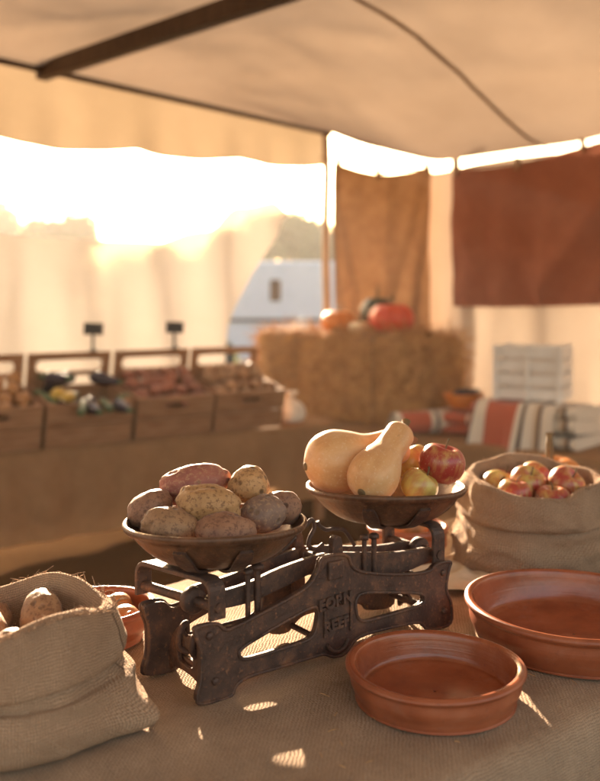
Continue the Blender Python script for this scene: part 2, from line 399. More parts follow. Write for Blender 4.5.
def striped_mat():
    k = NT("striped_wool"); uv = k.coord('UV'); sp = k.t.nodes.new("ShaderNodeSeparateXYZ"); k.l(uv, sp.inputs[0])
    fr = k.math('FRACT', k.math('MULTIPLY', sp.outputs[0], 1/0.42))
    W, Rr, B, T = (0.66, 0.58, 0.48), (0.42, 0.095, 0.045), (0.055, 0.03, 0.028), (0.50, 0.36, 0.24)
    nd = k.t.nodes.new("ShaderNodeValToRGB"); nd.color_ramp.interpolation = 'CONSTANT'; e = nd.color_ramp.elements
    st = [(0.0, Rr), (0.34, W), (0.42, B), (0.47, W), (0.60, T), (0.66, B), (0.71, W), (0.88, Rr)]
    while len(e) < len(st): e.new(0.5)
    for i, (p, c) in enumerate(st): e[i].position = p; e[i].color = (*c, 1)
    k.l(fr, nd.inputs[0]); f = k.noise(k.coord('UV', (300, 60, 1)), 1.0, 4)
    k.l(k.mix(0.35, nd.outputs[0], k.ramp(f, [(0.3, (.5, .5, .5)), (0.7, (1.3, 1.3, 1.3))]), 'MULTIPLY'), k.b.inputs['Base Color'])
    k.bump(f, 0.5, 0.004); k.set(Roughness=0.95, Sheen_Weight=0.2); return k.m
M['stripes'] = striped_mat()

def ground_mat():
    k = NT("dry_ground"); o = k.coord('Object')
    f = k.noise(o, 0.9, 8, 0.65); f2 = k.noise(o, 38, 6, 0.7)
    dirt = k.ramp(k.math('ADD', k.math('MULTIPLY', f, .5), k.math('MULTIPLY', f2, .5)), [(0.35, (0.048, 0.027, 0.014)), (0.55, (0.085, 0.048, 0.024)), (0.74, (0.15, 0.078, 0.030))])
    gr = k.ramp(f2, [(0.35, (0.055, 0.062, 0.02)), (0.65, (0.16, 0.15, 0.055))])
    sp = k.t.nodes.new("ShaderNodeSeparateXYZ"); k.l(o, sp.inputs[0])
    edge = k.math('ADD', sp.outputs[1], k.math('MULTIPLY', k.math('SUBTRACT', f, .5), 3.0))
    fac = k.ramp(k.math('DIVIDE', edge, 40.0), [(0.20, (0,)*3), (0.26, (1,)*3)])
    k.l(k.mix(fac, dirt, gr), k.b.inputs['Base Color']); k.set(Roughness=1.0); k.b.inputs['Specular IOR Level'].default_value = 0.0
    k.bump(f2, 0.25, 0.012); return k.m
M['ground'] = ground_mat()

# ------------------------------------------------------------------ ground
g = MB(); S = 320; g.grid([[(-S + 2*S*i/40, -S + 2*S*j/40, 0) for i in range(41)] for j in range(41)])
gr = g.build('ground', M['ground']); tag(gr, kind='structure')

# ------------------------------------------------------------------ market tent
Cx, Cy = 0.21, 7.04
A = Vector((-0.669, -0.743, 0)); B = Vector((0.743, -0.669, 0))
def tp(p, q, z): return Vector((Cx, Cy, 0)) + A*p + B*q + Vector((0, 0, z))
tent = empty('market_tent', (0, 0, 0), 0, 'beige canvas market tent with wooden rafters roofing over the whole stall', 'tent')
def zback(q):
    if q < 0: return 2.70
    pts = [(0, 2.68), (0.5, 2.50), (1.13, 2.365), (2.0, 2.375), (3.2, 2.52), (4.3, 2.5), (6.5, 2.6)]
    for (a, za), (b, zb) in zip(pts, pts[1:]):
        if q <= b: return za+(zb-za)*sstep(a, b, q)
    return 2.6
RAF = [2.57, 5.0, 7.4]
def zroof(p, q):
    flat = 2.80 + 0.03*math.sin(q*0.9)
    flat -= 0.05*math.sin(PI*p/2.5)**2*sstep(0, 0.8, q)
    flat += 0.018*fbm((p, q, 0), 1.3, 4.0) + 0.006*fbm((p*1.5, q*5, 0), 1.5, 9.0) + 0.022*max(0, 1-2.4*abs(fbm((p*.8+q*.5, q*.5-p*.2, 0), 1.1, 21.0, 2)))**3
    z = zback(q) + (flat-zback(q))*sstep(0, 1.9, p)
    e = 2.71
    z = e + (z-e)*sstep(-0.15, 0.7, q)
    return z
mb = MB(); NP, NQ = 110, 90
mb.grid([[tp(8.4*i/NP, 6.2*j/NQ, zroof(8.4*i/NP, 6.2*j/NQ)) for j in range(NQ+1)] for i in range(NP+1)],
        uvs=[[(8.4*i/NP, 6.2*j/NQ) for j in range(NQ+1)] for i in range(NP+1)])
roof = mb.build('roof_canvas', M['roof'], tent)
for q0 in (1.9, 4.0):
    mb = MB(); rows = []
    for i in range(NP+1):
        p = 8.4*i/NP; qq = q0+0.03*math.sin(p*1.3)
        rows.append([tp(p, qq+d, zroof(p, qq+d)-0.004) for d in (-0.016, 0.016)])
    mb.grid(rows); mb.build('seam', M['seam'], roof)
def valance_drop(p): return 0.255 + 0.062*p + 0.035*abs(math.sin(p*PI/0.95))**1.0 if p < 2.7 else 0.425+0.03*abs(math.sin(p*PI/0.95))
mb = MB(); rows = []; uvs = []
for j in range(9):
    row = []; ur = []
    for i in range(161):
        p = 8.2*i/160; d = valance_drop(p)*j/8
        row.append(tp(p, -0.012 + 0.02*(j/8)*math.sin(p*7) + 0.012*(j/8)*math.sin(p*17+1), 2.70-d)); ur.append((p, d))
    rows.append(row); uvs.append(ur)
mb.grid(rows, uvs=uvs); val = mb.build('valance', M['valance'], tent)
# eave rails, rafters, poles
mb = MB(); mb.tube([tp(-0.02, 0.03, 2.70), tp(8.4, 0.03, 2.70)], 0.019, 12); mb.build('eave_rail', M['beam'], tent)
for p in RAF:
    mb = MB(); c0 = tp(p, -0.02, 2.70); c1 = tp(p, 6.2, 2.74)
    mid = (c0+c1)/2; ang = math.atan2(B.y, B.x)
    mb.box(mid, ((c1-c0).length, 0.075, 0.095), rot=(0, -math.atan2(c1.z-c0.z, 6.2), ang), bev=0.008); mb.build('rafter', M['beam'], tent)
def pole(p, q, h, r=0.032):
    m = MB(); b = tp(p, q, 0); m.tube([b+Vector((0, 0, h*k/8)) + Vector((0.006*math.sin(k*2), 0, 0)) for k in range(9)], [r*1.1-0.004*k/8 for k in range(9)], 14)
    m.build('pole', M['pole'], tent)
pole(0, 0, 2.70); pole(-0.08, 1.16, 2.50); pole(2.95, 0, 2.70); pole(6.0, 0, 2.70); pole(-0.08, 3.6, 2.6); pole(-0.08, 6.1, 2.6)
pole(7.3, 6.1, 2.76)
# back wall canvas
def hang(name, mat, q0, q1, ztop, zbot, off, nx, nz, fold, seed, parent=None, thick=0.0):
    m = MB(); rows = []; uvs = []
    for j in range(nz+1):
        row = []; ur = []
        for i in range(nx+1):
            q = q0+(q1-q0)*i/nx; zt = ztop(q); zb = zbot(q); t = j/nz; z = zt+(zb-zt)*t
            vv = abs((i/nx-.5)*2); rid = 0.9*math.exp(-((vv-(1-1.15*t))/0.13)**2)*sstep(0, .15, t)+0.5*math.exp(-((vv-(1.25-.8*t))/0.10)**2)*sstep(.1, .4, t)
            dp = fold*(1.1*rid+math.sin(q*9+seed)*0.5+math.sin(q*21+seed*2+t*1.5)*0.3+fbm((q*2, t*1.2, seed), 1.5, seed)*0.9)*(0.25+0.75*t)
            row.append(tp(off+dp, q, z)); ur.append((q, z))
        rows.append(row); uvs.append(ur)
    m.grid(rows, uvs=uvs)
    return m.build(name, mat, parent)
hang('wall_canvas', M['wall'], 0.93, 6.1, lambda q: zback(q)-0.075-0.03*math.sin(q*2.8), lambda q: 0.02, 0.0, 120, 24, 0.05, 2.0, tent)
# hanging cloths (things of their own)
BA_ = math.atan2(-0.669, 0.743)
bc = hang('hanging_cloth', M['brown_cloth'], 0.17, 1.08, lambda q: 2.50-0.085*math.sin((q-0.1)/0.98*PI)-0.17*q, lambda q: 0.72, 0.10, 60, 30, 0.06, 5.0)
tag(bc, 'brown burlap cloth hung at the back of the tent, behind the straw bale', 'cloth', 'cloths hung along the back of the tent')
rc = hang('hanging_cloth', M['red_cloth'], 1.24, 2.62, lambda q: 2.275+0.075*sstep(1.75, 2.6, q)-0.015*math.sin((q-1.2)*4), lambda q: 1.325+0.01*math.sin(q*3), 0.10, 70, 26, 0.06, 8.0)
tag(rc, 'rust red cloth hanging on the pale canvas wall, right of the brown cloth', 'cloth', 'cloths hung along the back of the tent')
m = MB(); m.tube([tp(0.07, q, zz) for q, zz in ((0.0, 2.50), (0.1, 2.49), (0.6, 2.32), (1.1, 2.315), (1.16, 2.31), (1.24, 2.285), (1.8, 2.275), (2.6, 2.355), (3.6, 2.48))], 0.006, 8)
tag(m.build('clothes_line', M['twine']), 'thin cord the brown and rust red cloths hang from', 'rope')
for cloth, qs, zf in ((bc, (0.22, 0.60, 1.03), lambda q: 2.50-0.085*math.sin((q-0.1)/0.98*PI)-0.17*q), (rc, (1.28, 1.75, 2.2, 2.58), lambda q: 2.275+0.075*sstep(1.75, 2.6, q)-0.015*math.sin((q-1.2)*4))):
    for q in qs:
        MB().box(tp(0.10, q, zf(q)+0.005), (0.022, 0.05, 0.085), rot=(0, 0, BA_), bev=.004).build('peg', M['pole'], cloth)
# sheer side curtain along the left eave
m = MB(); rows = []; uvs = []
def sheer_top(p):
    pts = [(0.40, 2.04), (0.65, 2.10), (0.95, 2.04), (1.35, 1.84), (1.75, 1.74), (2.6, 1.73), (3.6, 1.77), (5.6, 1.75)]
    if p <= pts[0][0]: return pts[0][1]
    for (a, za), (b, zb) in zip(pts, pts[1:]):
        if p <= b: return za+(zb-za)*sstep(a, b, p)
    return 1.75
for j in range(31):
    t = j/30; row = []; ur = []
    for i in range(141):
        s_ = i/140; p_start = 0.40+0.74*min(1, t/0.46)**0.85+0.035*math.sin(t*13)
        p = p_start + (5.6-p_start)*s_
        zt = sheer_top(0.40+(5.6-0.40)*s_); z = zt*(1-t)+0.16*t
        q = 0.02 + 0.05*math.sin(p*11+2*t)*(0.4+0.6*math.exp(-(p-p_start)*1.2)) + 0.03*fbm((p*2, t, 0), 2.0, 3.0)
        row.append(tp(p, q, z)); ur.append((p, z))
    rows.append(row); uvs.append(ur)
m.grid(rows, uvs=uvs); sh = m.build('side_curtain', M['sheer'])
tag(sh, 'thin cream side curtain drawn back at an angle, glowing behind the produce crates', 'curtain')

# ------------------------------------------------------------------ draped tables
def drape(W, D, over, z, seed, n=0.02, wr=0.002, fold=0.012, edge_r=0.012):
    """cloth lying on a W x D table (origin front-left corner) hanging over = (front, back, left, right)"""
    of, ob, ol, orr = over; m = MB()
    nx = int((W+ol+orr)/n); ny = int((D+of+ob)/n); rows = []; uvs = []
    for j in range(ny+1):
        row = []; ur = []
        for i in range(nx+1):
            s_ = -ol+(W+ol+orr)*i/nx; t_ = -of+(D+of+ob)*j/ny
            cx = min(max(s_, 0), W); cy = min(max(t_, 0), D); dx = s_-cx; dy = t_-cy; d = math.hypot(dx, dy)
            w_ = wr*(fbm((s_, t_, 0), 9, seed)*0.7 + fbm((s_*1.0, t_*2.2, 0), 4, seed+5)*1.3)
            if d < 1e-6:
                e = min(s_, W-s_, t_, D-t_); dz = 0
                if e < edge_r: dz = -(edge_r-e)**2/(edge_r*4)
                row.append((s_, t_, z+w_+dz))
            else:
                ux, uy = dx/d, dy/d
                out = edge_r*(1-math.exp(-d/edge_r)) + fold*sstep(0, .25, d)*(math.sin((s_*uy*uy+t_*ux*ux)*26+seed)+0.6*math.sin((s_*uy*uy+t_*ux*ux)*11+1+d*2))+0.03*d
                row.append((cx+ux*out, cy+uy*out, z-edge_r*0.25-d+w_*0))
            ur.append((s_, t_))
        rows.append(row); uvs.append(ur)
    m.grid(rows, uvs=uvs); return m

def trestle(name, loc, rz, W, D, z, label, legx=None):
    t = empty(name, loc, rz, label, 'table')
    MB().box((W/2, D/2, z-0.022), (W-0.004, D-0.004, 0.034), bev=0.004).build('tabletop', M['crate'], t)
    for x in (0.12, W-0.12):
        for y in (0.06, D-0.06):
            MB().box((x, y, (z-0.039)/2), (0.05, 0.05, z-0.039), bev=0.004).build('leg', M['crate'], t)
    return t

# main table
TZ = 0.78
TA = math.atan2(0.615, 0.788); F0 = Vector((0.186, 1.043, 0)); TE = Vector((0.788, 0.615, 0)); TNV = Vector((-0.615, 0.788, 0))
T_ORG = F0 - TE*1.0; TW, TD = 2.62, 0.86
trestle('trestle_table', T_ORG, TA, TW, TD, TZ-0.006, 'wooden trestle table in the foreground, under the cast iron scale')
cl = drape(TW, TD, (0.60, 0.45, 0.3, 0.5), TZ, 1.0, n=0.0125, wr=0.0042).build('tablecloth', M['burlap_table'], None, T_ORG, (0, 0, TA))
tag(cl, 'coarse brown burlap tablecloth spread under the scale and terracotta dishes', 'tablecloth', 'burlap tablecloths')
def on_table(px, D, dz=0):   # helper used while laying out: photo column -> metres
    return Vector(((px-300)/600*D, D, TZ+dz))

# crate table
KA = math.atan2(0.567, 0.8236); K_ORG = Vector((-2.278, 3.70, 0)); KZ = 0.606; KW, KD = 3.07, 0.56
trestle('trestle_table', K_ORG, KA, KW, KD, KZ-0.006, 'low wooden trestle table carrying the row of produce crates at the left')
cl2 = drape(KW, KD, (0.445, 0.2, 0.3, 0.42), KZ, 7.0, n=0.025, wr=0.003, fold=0.016).build('tablecloth', M['burlap_back'], None, K_ORG, (0, 0, KA))
tag(cl2, 'brown burlap cloth hanging off the crate table at the left', 'tablecloth', 'burlap tablecloths')
# bale bench
BA = math.atan2(B.y, B.x); BZ = 0.53; bo = tp(0.95, 0.02, 0); BW, BD = 3.6, 0.80
trestle('trestle_table', bo, BA, BW, BD, BZ-0.006, 'low wooden bench table carrying the straw bale at the back')
cl3 = drape(BW, BD, (0.45, 0.1, 0.4, 0.3), BZ, 3.0, n=0.03, wr=0.003, fold=0.016).build('tablecloth', M['burlap_back'], None, bo, (0, 0, BA))
tag(cl3, 'brown burlap cloth covering the low bench below the straw bale', 'tablecloth', 'burlap tablecloths')

# ------------------------------------------------------------------ the scale
SA = math.atan2(0.295, 0.401); SO = Vector((-0.140, 1.239, TZ+0.002))
scale = empty('balance_scale', SO, SA, 'old rusty cast iron balance scale with two round pans on the burlap table', 'scale')
cS, sS = math.cos(SA), math.sin(SA)
def uz(px, py):
    k = (px-300)/600; u = (1.239*k+0.14)/(cS-k*sS); D = 1.239+u*sS
    return (u, EYE-TZ-0.002-(py-330)/600*D)
outer_px = [(228, 606), (252, 600), (254, 592), (262, 586), (285, 579.5), (309, 572), (316, 570.5), (321, 573), (329, 571), (335, 562), (340, 558), (356, 553.5), (377, 549), (382, 549.5), (385, 554.5), (402.5, 551.5),
            (402.5, 536), (398, 527), (400.5, 512), (402.5, 507), (392, 509), (387.5, 515), (364, 516.8), (340, 515), (333.5, 511), (331, 502), (313, 504), (311.5, 513), (305, 525), (280, 539), (256, 551.5), (247, 555), (242, 549), (226, 552.5), (227.5, 560), (231, 568), (231, 590), (228, 598)]
hl_px = [(257, 567), (280, 553), (304, 539.5), (310, 538), (311.5, 545), (309, 557), (303, 562), (280, 569), (260, 575), (256.5, 572)]
hr_px = [(336, 535), (340, 528.5), (360, 528.5), (383, 529), (384, 535), (379, 538.5), (360, 544), (342, 549), (337.5, 546)]
def sm(lp, it=2): return chaikin([uz(*p) for p in lp], it)
outer, hl, hr = sm(outer_px), sm(hl_px), sm(hr_px)
# plates stand upright: plate X -> u, plate Y -> z, thickness along v
UP = Matrix(((1, 0, 0, 0), (0, 0, -1, 0), (0, 1, 0, 0), (0, 0, 0, 1)))
pm = plate_mesh([outer, hl, hr], 0.012, 0.0022)
def plate(v, name, face):
    m = MB(); mb_from_mesh(m, pm, Matrix.Translation((0, v, 0)) @ UP)
    for lp in (outer, hl, hr):
        c = [Vector((p[0], v+face*0.006, p[1])) for p in lp]
        cen = sum(c, Vector())/len(c); k = 0.0
        pts = c+[c[0], c[1]]
        m.tube(pts, 0.0028, 8, cap=False)
    return m.build(name, M['iron'], scale)
fp = plate(0.0, 'front_frame', -1)
for p in fp.data.polygons: pass
bp = plate(0.125, 'back_frame', 1); bp.location.x = -0.018
# raised boss, crest ring and lettering on the front frame
cu0 = uz(322, 545)
m = MB()
m.box((uz(322, 512)[0], -0.0085, uz(322, 512)[1]-0.002), (0.030, 0.008, 0.028), bev=0.002); m.build('boss', M['iron'], fp); m = MB()
cc = uz(324, 562); m.tube([(cc[0]+0.022*math.cos(a), -0.008, cc[1]+0.019*math.sin(a)+0.004) for a in [PI+0.2+k*(PI-0.4)/14 for k in range(15)]], 0.0034, 8); m.build('crest', M['iron'], fp); m = MB()
m.tube([(cc[0]-0.026, -0.008, cc[1]+0.055), (cc[0]-0.026, -0.008, cc[1]+0.012)], 0.0026, 8); m.build('rib', M['iron'], fp); m = MB()
m.tube([(cc[0]+0.027, -0.008, cc[1]+0.060), (cc[0]+0.026, -0.008, cc[1]+0.012)], 0.0026, 8)
m.build('rib', M['iron'], fp)
def lettering(txt, u, z, size, tilt):
    cu = bpy.data.curves.new('lettering', 'FONT'); cu.body = txt; cu.size = size; cu.extrude = 0.0032; cu.bevel_depth = 0.0003
    cu.align_x = 'CENTER'; cu.align_y = 'CENTER'; cu.space_character = 1.08; cu.offset = 0.0009
    tmp = bpy.data.objects.new('lettering', cu); COL.objects.link(tmp)
    dg = bpy.context.evaluated_depsgraph_get(); dg.update()
    me = bpy.data.meshes.new_from_object(tmp.evaluated_get(dg)); me.name = 'lettering'
    bpy.data.objects.remove(tmp)
    o = link('lettering', me, M['iron'], fp, (u, -0.0075, z), (R(90), R(-tilt), 0)); return o
a = uz(322, 534.5); lettering("EORN", a[0], a[1], 0.0235, 3)
a = uz(322.5, 550); lettering("REEF", a[0], a[1], 0.0225, 3)
for (u, z) in (uz(240, 589), uz(397, 541), uz(236, 558), uz(396, 515)):
    m = MB(); m.lathe([(0.0001, 0.0), (0.004, 0.0), (0.0055, 0.002), (0.0055, 0.005)], 14, Matrix.Translation((u, -0.0115, z)) @ Matrix.Rotation(R(-90), 4, 'X')); m.build('rivet', M['iron'], fp)
# cross rods between the two frames
for (u, z, r) in ((0.022, 0.03, 0.006), (0.47, 0.03, 0.006), (0.245, 0.15, 0.008), (0.245, 0.02, 0.005)):
    m = MB(); m.tube([(u, 0.004, z), (u, 0.121, z)], r, 14); m.build('cross_rod', M['iron'], scale)
# base tray stiffener ends
for u in (0.012, 0.482):
    m = MB(); loop = chaikin([(0.012, 0.002), (0.03, 0.02), (0.095, 0.02), (0.113, 0.002), (0.113, 0.05), (0.085, 0.085), (0.062, 0.07), (0.04, 0.085), (0.012, 0.05)], 2)
    me = plate_mesh([loop, chaikin([(0.04, 0.03), (0.085, 0.03), (0.085, 0.05), (0.0625, 0.058), (0.04, 0.05)], 2)], 0.007, 0.0015)
    EP = Matrix(((0, 0, 1, u), (1, 0, 0, 0), (0, 1, 0, 0), (0, 0, 0, 1)))
    mb_from_mesh(m, me, EP); m.build('end_plate', M['iron'], scale)
# yokes
YT = 0.164
def strip(m, path, w, t, axis=Vector((1, 0, 0))):
    """flat bar following a path in the v-z plane, width along u"""
    pts = [Vector(p) for p in path]; rows = []
    for i, p in enumerate(pts):
        d = (pts[min(i+1, len(pts)-1)]-pts[max(i-1, 0)]).normalized(); nn = d.cross(axis).normalized()
        ww = w[i] if isinstance(w, (list, tuple)) else w
        e = 0.0012
        rows.append([p+axis*(ww/2-e)+nn*t/2, p+axis*ww/2+nn*(t/2-e), p+axis*ww/2-nn*(t/2-e), p+axis*(ww/2-e)-nn*t/2,
                     p-axis*(ww/2-e)-nn*t/2, p-axis*ww/2-nn*(t/2-e), p-axis*ww/2+nn*(t/2-e), p-axis*(ww/2-e)+nn*t/2])
    m.grid(rows, True, None, False)
    for r_ in (rows[0], rows[-1]): m.add(r_, [list(range(8))], None, False)
def yoke(u, sgn, YT):
    arc = []
    va, vb = 0.012, (0.168 if sgn < 0 else 0.142); sk = 0.26 if sgn < 0 else 0.0
    arc = [(u, va, 0.108), (u, va, YT-0.02)] + [(u, va+0.018*(1-math.cos(k*PI/12)), YT-0.018+0.018*math.sin(k*PI/12)) for k in range(1, 7)]
    arc += [(u, vb-0.018*(1-math.cos(k*PI/12)), YT-0.018+0.018*math.sin(k*PI/12)) for k in range(6, -1, -1)] + [(u, vb, 0.112)]
    arc = [(a-sk*(b-va), b, c) for a, b, c in arc]
    m = MB(); strip(m, arc, 0.027, 0.007); y = m.build('yoke', M['iron'], scale)
    m = MB(); m.tube([(u+sk*.006, 0.006, 0.125), (u-sk*(vb-.007), vb+.005, 0.125)], 0.0075, 14); m.build('rod', M['iron'], y)
    m = MB(); m.lathe([(0.001, -0.009), (0.017, -0.009), (0.0195, -0.006), (0.0195, 0.006), (0.017, 0.009), (0.001, 0.009)], 28, Matrix.Translation((u-sk*.048, 0.06, 0.125)) @ Matrix.Rotation(R(90), 4, 'X')); m.build('roller', M['iron'], y)
yoke(0.033, -1, 0.163); yoke(0.484, 1, 0.174)
# levers: two bars a side, from the yoke rod to the centre pivot
def lever(path, v, th, nm='lever'):
    lp = chaikin(path, 2); me = plate_mesh([lp], th, 0.0018); m = MB(); mb_from_mesh(m, me, Matrix.Translation((0, v, 0)) @ UP); return m.build(nm, M['iron'], scale)
for v in (0.042, 0.092):
    lever([(0.028, 0.112), (0.10, 0.108), (0.16, 0.118), (0.235, 0.135), (0.262, 0.142), (0.262, 0.160), (0.235, 0.160), (0.16, 0.152), (0.10, 0.138), (0.028, 0.136)], v, 0.010)
    lever([(0.489, 0.112), (0.41, 0.100), (0.34, 0.105), (0.27, 0.130), (0.235, 0.136), (0.235, 0.158), (0.27, 0.162), (0.34, 0.148), (0.41, 0.138), (0.489, 0.136)], v-0.012, 0.010)
# forked centre post and pointer
lever([(0.252, 0.05), (0.276, 0.05), (0.276, 0.185), (0.262, 0.192), (0.252, 0.185)], 0.025, 0.012, 'post')
lever([(0.236, 0.04), (0.262, 0.04), (0.258, 0.176), (0.246, 0.184), (0.238, 0.17)], 0.107, 0.010, 'post')
m = MB()
m.tube(catmull([(0.150, 0.075, 0.160), (0.175, 0.072, 0.185), (0.205, 0.07, 0.196), (0.232, 0.068, 0.200), (0.246, 0.066, 0.210), (0.252, 0.066, 0.196), (0.243, 0.066, 0.182), (0.240, 0.066, 0.168), (0.255, 0.066, 0.160), (0.270, 0.066, 0.166)], 6), 0.0036, 8)
m.tube(catmull([(0.345, 0.075, 0.150), (0.322, 0.072, 0.178), (0.300, 0.07, 0.186), (0.278, 0.068, 0.188), (0.262, 0.066, 0.198), (0.258, 0.066, 0.206)], 6), 0.0034, 8)
m.build('pointer', M['iron'], scale)
# hanging hooks, pins and adjusting weights
def pin(u, v, z0, z1, r=0.004):
    m = MB(); m.tube([(u, v, z0), (u, v, z1)], r, 10)
    m.lathe([(0.0005, 0), (r*1.9, 0), (r*1.9, 0.006), (r*1.2, 0.008), (0.0005, 0.008)], 14, Matrix.Translation((u, v, z1-0.003)))
    m.build('pin', M['iron'], scale)
pin(0.098, 0.030, 0.085, 0.160); pin(0.118, 0.034, 0.070, 0.163, 0.005); pin(0.322, 0.022, 0.10, 0.178); pin(0.345, 0.024, 0.10, 0.176, 0.0045)
m = MB(); m.tube(catmull([(0.108, 0.028, 0.09), (0.098, 0.026, 0.072), (0.086, 0.026, 0.066), (0.078, 0.028, 0.076), (0.074, 0.03, 0.06)], 6), 0.005, 8); m.build('hook', M['iron'], scale); m = MB()
m.tube(catmull([(0.024, 0.045, 0.068), (0.02, 0.04, 0.082), (0.008, 0.035, 0.078), (0.006, 0.035, 0.06), (0.018, 0.035, 0.045)], 6), 0.0055, 8); m.build('hook', M['iron'], scale); m = MB()
m.tube(catmull([(0.024, 0.085, 0.068), (0.02, 0.08, 0.085), (0.008, 0.075, 0.078), (0.006, 0.075, 0.055), (0.018, 0.07, 0.045)], 6), 0.005, 8)
m.build('hook', M['iron'], scale)
# pans
PR = 0.138; PDEP = 0.060
def pan_out(r):   # outer bowl height above its base
    t = r/PR; return PDEP*max(0, (t-0.22)/0.78)**2.7 if t > 0.22 else 0
def pan(u, v, PB):
    PRIM = PB+PDEP
    prof = [(0.0005, 0.003)] + [(r, pan_out(r)+0.0028) for r in [PR*k/22 for k in range(1, 22)]]
    prof += [(PR-0.004, PRIM-PB-0.002), (PR-0.003, PRIM-PB+0.002), (PR, PRIM-PB+0.0045), (PR+0.004, PRIM-PB+0.003), (PR+0.005, PRIM-PB-0.001), (PR+0.003, PRIM-PB-0.005), (PR-0.0005, PRIM-PB-0.008)]
    prof += [(r, pan_out(r)) for r in [PR*k/22 for k in range(21, 0, -1)]] + [(0.0005, 0)]
    def fn(p, a, r, z):
        k = 1+0.006*math.sin(2*a+u*9)+0.003*math.sin(5*a); return (p[0]*k, p[1]*k, p[2]+0.0012*math.sin(3*a+u*20)*(r/PR))
    m = MB(); m.lathe(prof, 96, None, fn); o = m.build('pan', M['pan'], scale, (u, v, PB), (Matrix.Rotation(-SA, 3, 'Z') @ Matrix.Rotation(R(-3), 3, 'X') @ Matrix.Rotation(SA, 3, 'Z')).to_euler())
    for a in (-100, -35, 35, 80, 150, 215):
        if a in (35, 150): continue
        ar = R(a); ax = Vector((-math.sin(ar), math.cos(ar), 0)); m = MB()
        pts = [Vector((r*math.cos(ar), r*math.sin(ar), pan_out(r)-0.0035)) for r in [0.02+0.105*k/12 for k in range(13)]]
        strip(m, pts, [0.020]*8+[0.022, 0.026, 0.028, 0.026, 0.020], 0.005, ax); m.build('claw', M['iron'], o)
    return o
pan(0.076, 0.088, 0.167); pan(0.429, 0.088, 0.178)
def pan_world(u, v, z): return Matrix.Translation(SO) @ Matrix.Rotation(SA, 4, 'Z') @ Vector((u, v, z))

# ------------------------------------------------------------------ produce builders
def potato_mesh(name, L, W_, H, seed, bend=0.1, n=32):
    m = MB(); rows = []
    for i in range(n+1):
        th = PI*i/n; row = []
        for k in range(40):
            ph = 2*PI*k/40
            d = Vector((math.cos(th), math.sin(th)*math.cos(ph), math.sin(th)*math.sin(ph)))
            r = 1+0.13*fbm(d, 1.1, seed)+0.045*fbm(d, 2.6, seed+4)-0.05*max(0, fbm(d, 4.5, seed+9)-.25)
            sup = 1.0
            x = math.copysign(abs(d.x)**0.92, d.x)
            p = Vector((x*L/2*r, d.y*W_/2*r*(1+0.12*d.x*math.sin(seed)), d.z*H/2*r))
            p.y += bend*L*(d.x**2-0.4)*0.5
            row.append(p)
        rows.append(row)
    m.grid(rows, True); return m

def at(px, py, D): return Vector(((px-300)/600*D, D, EYE-(py-330)/600*D))

POT = [  # photo centre, distance, L, W, H (m), yaw, roll(tilt of long axis in picture), material, label
    (228, 455, 1.42, .120, .066, .064, 5, -10, 'p_purple', 'long red-purple potato lying on top of the left pan pile'),
    (237, 469, 1.345, .104, .062, .060, -4, 3, 'p_yellow', 'long yellow speckled potato in the middle of the left pan pile'),
    (265, 455, 1.41, .066, .060, .058, 0, 0, 'p_yellow', 'round yellow potato at the top right of the left pan pile'),
    (198, 472, 1.375, .074, .062, .058, 25, -22, 'p_mauve', 'mauve-brown potato at the far left of the left pan'),
    (211, 484, 1.315, .088, .066, .056, 4, 3, 'p_tan', 'tan potato at the front left rim of the left pan'),
    (249, 487, 1.305, .094, .066, .054, -3, 2, 'p_mauve', 'dull mauve potato at the front rim of the left pan, right of the tan one'),
    (275, 475, 1.36, .072, .060, .056, 10, 0, 'p_grey', 'dark grey-blue round potato at the right of the left pan'),
    (287.5, 471, 1.40, .066, .058, .056, 40, 10, 'p_mauve', 'small brownish potato at the far right rim of the left pan'),
    (222, 476, 1.43, .080, .060, .058, 60, 0, 'p_tan', None),
    (258, 475, 1.44, .080, .060, .058, -30, 0, 'p_yellow', None),
]
for i, (px, py, D, L, W_, H, yaw, roll, mt, lab) in enumerate(POT):
    if lab is None: continue
    o = potato_mesh('potato', L, W_, H, 3.1*i+1).build('potato', M[mt], None, at(px, py, D), (0, R(roll), R(yaw)))
    tag(o, lab, 'potato', 'potatoes heaped in the left scale pan')

def lathe_path(name, path, radii, mat, n=36, seed=0.0, lump=0.012, ribs=0):
    """rounded body swept along a path"""
    pts = catmull(path, 8); rr = [x[0] for x in catmull([(r,) for r in radii], 8)]
    m = MB(); P = [Vector(p) for p in pts]; rows = []
    t0 = (P[1]-P[0]).normalized(); nr = (Vector((0, 0, 1))-t0*t0.z).normalized() if abs(t0.z) < .9 else Vector((1, 0, 0))
    for i, p in enumerate(P):
        t = (P[min(i+1, len(P)-1)]-P[max(i-1, 0)]).normalized(); nr = (nr-t*nr.dot(t)).normalized(); bn = t.cross(nr); row = []
        for k in range(n):
            a_ = 2*PI*k/n; d = nr*math.cos(a_)+bn*math.sin(a_)
            r = max(0.0003, rr[i])*(1+lump*math.cos(5*a_+seed)+lump*1.5*fbm(p*14+d, 1.0, seed))
            row.append(p+d*r)
        rows.append(row)
    m.grid(rows, True); return m

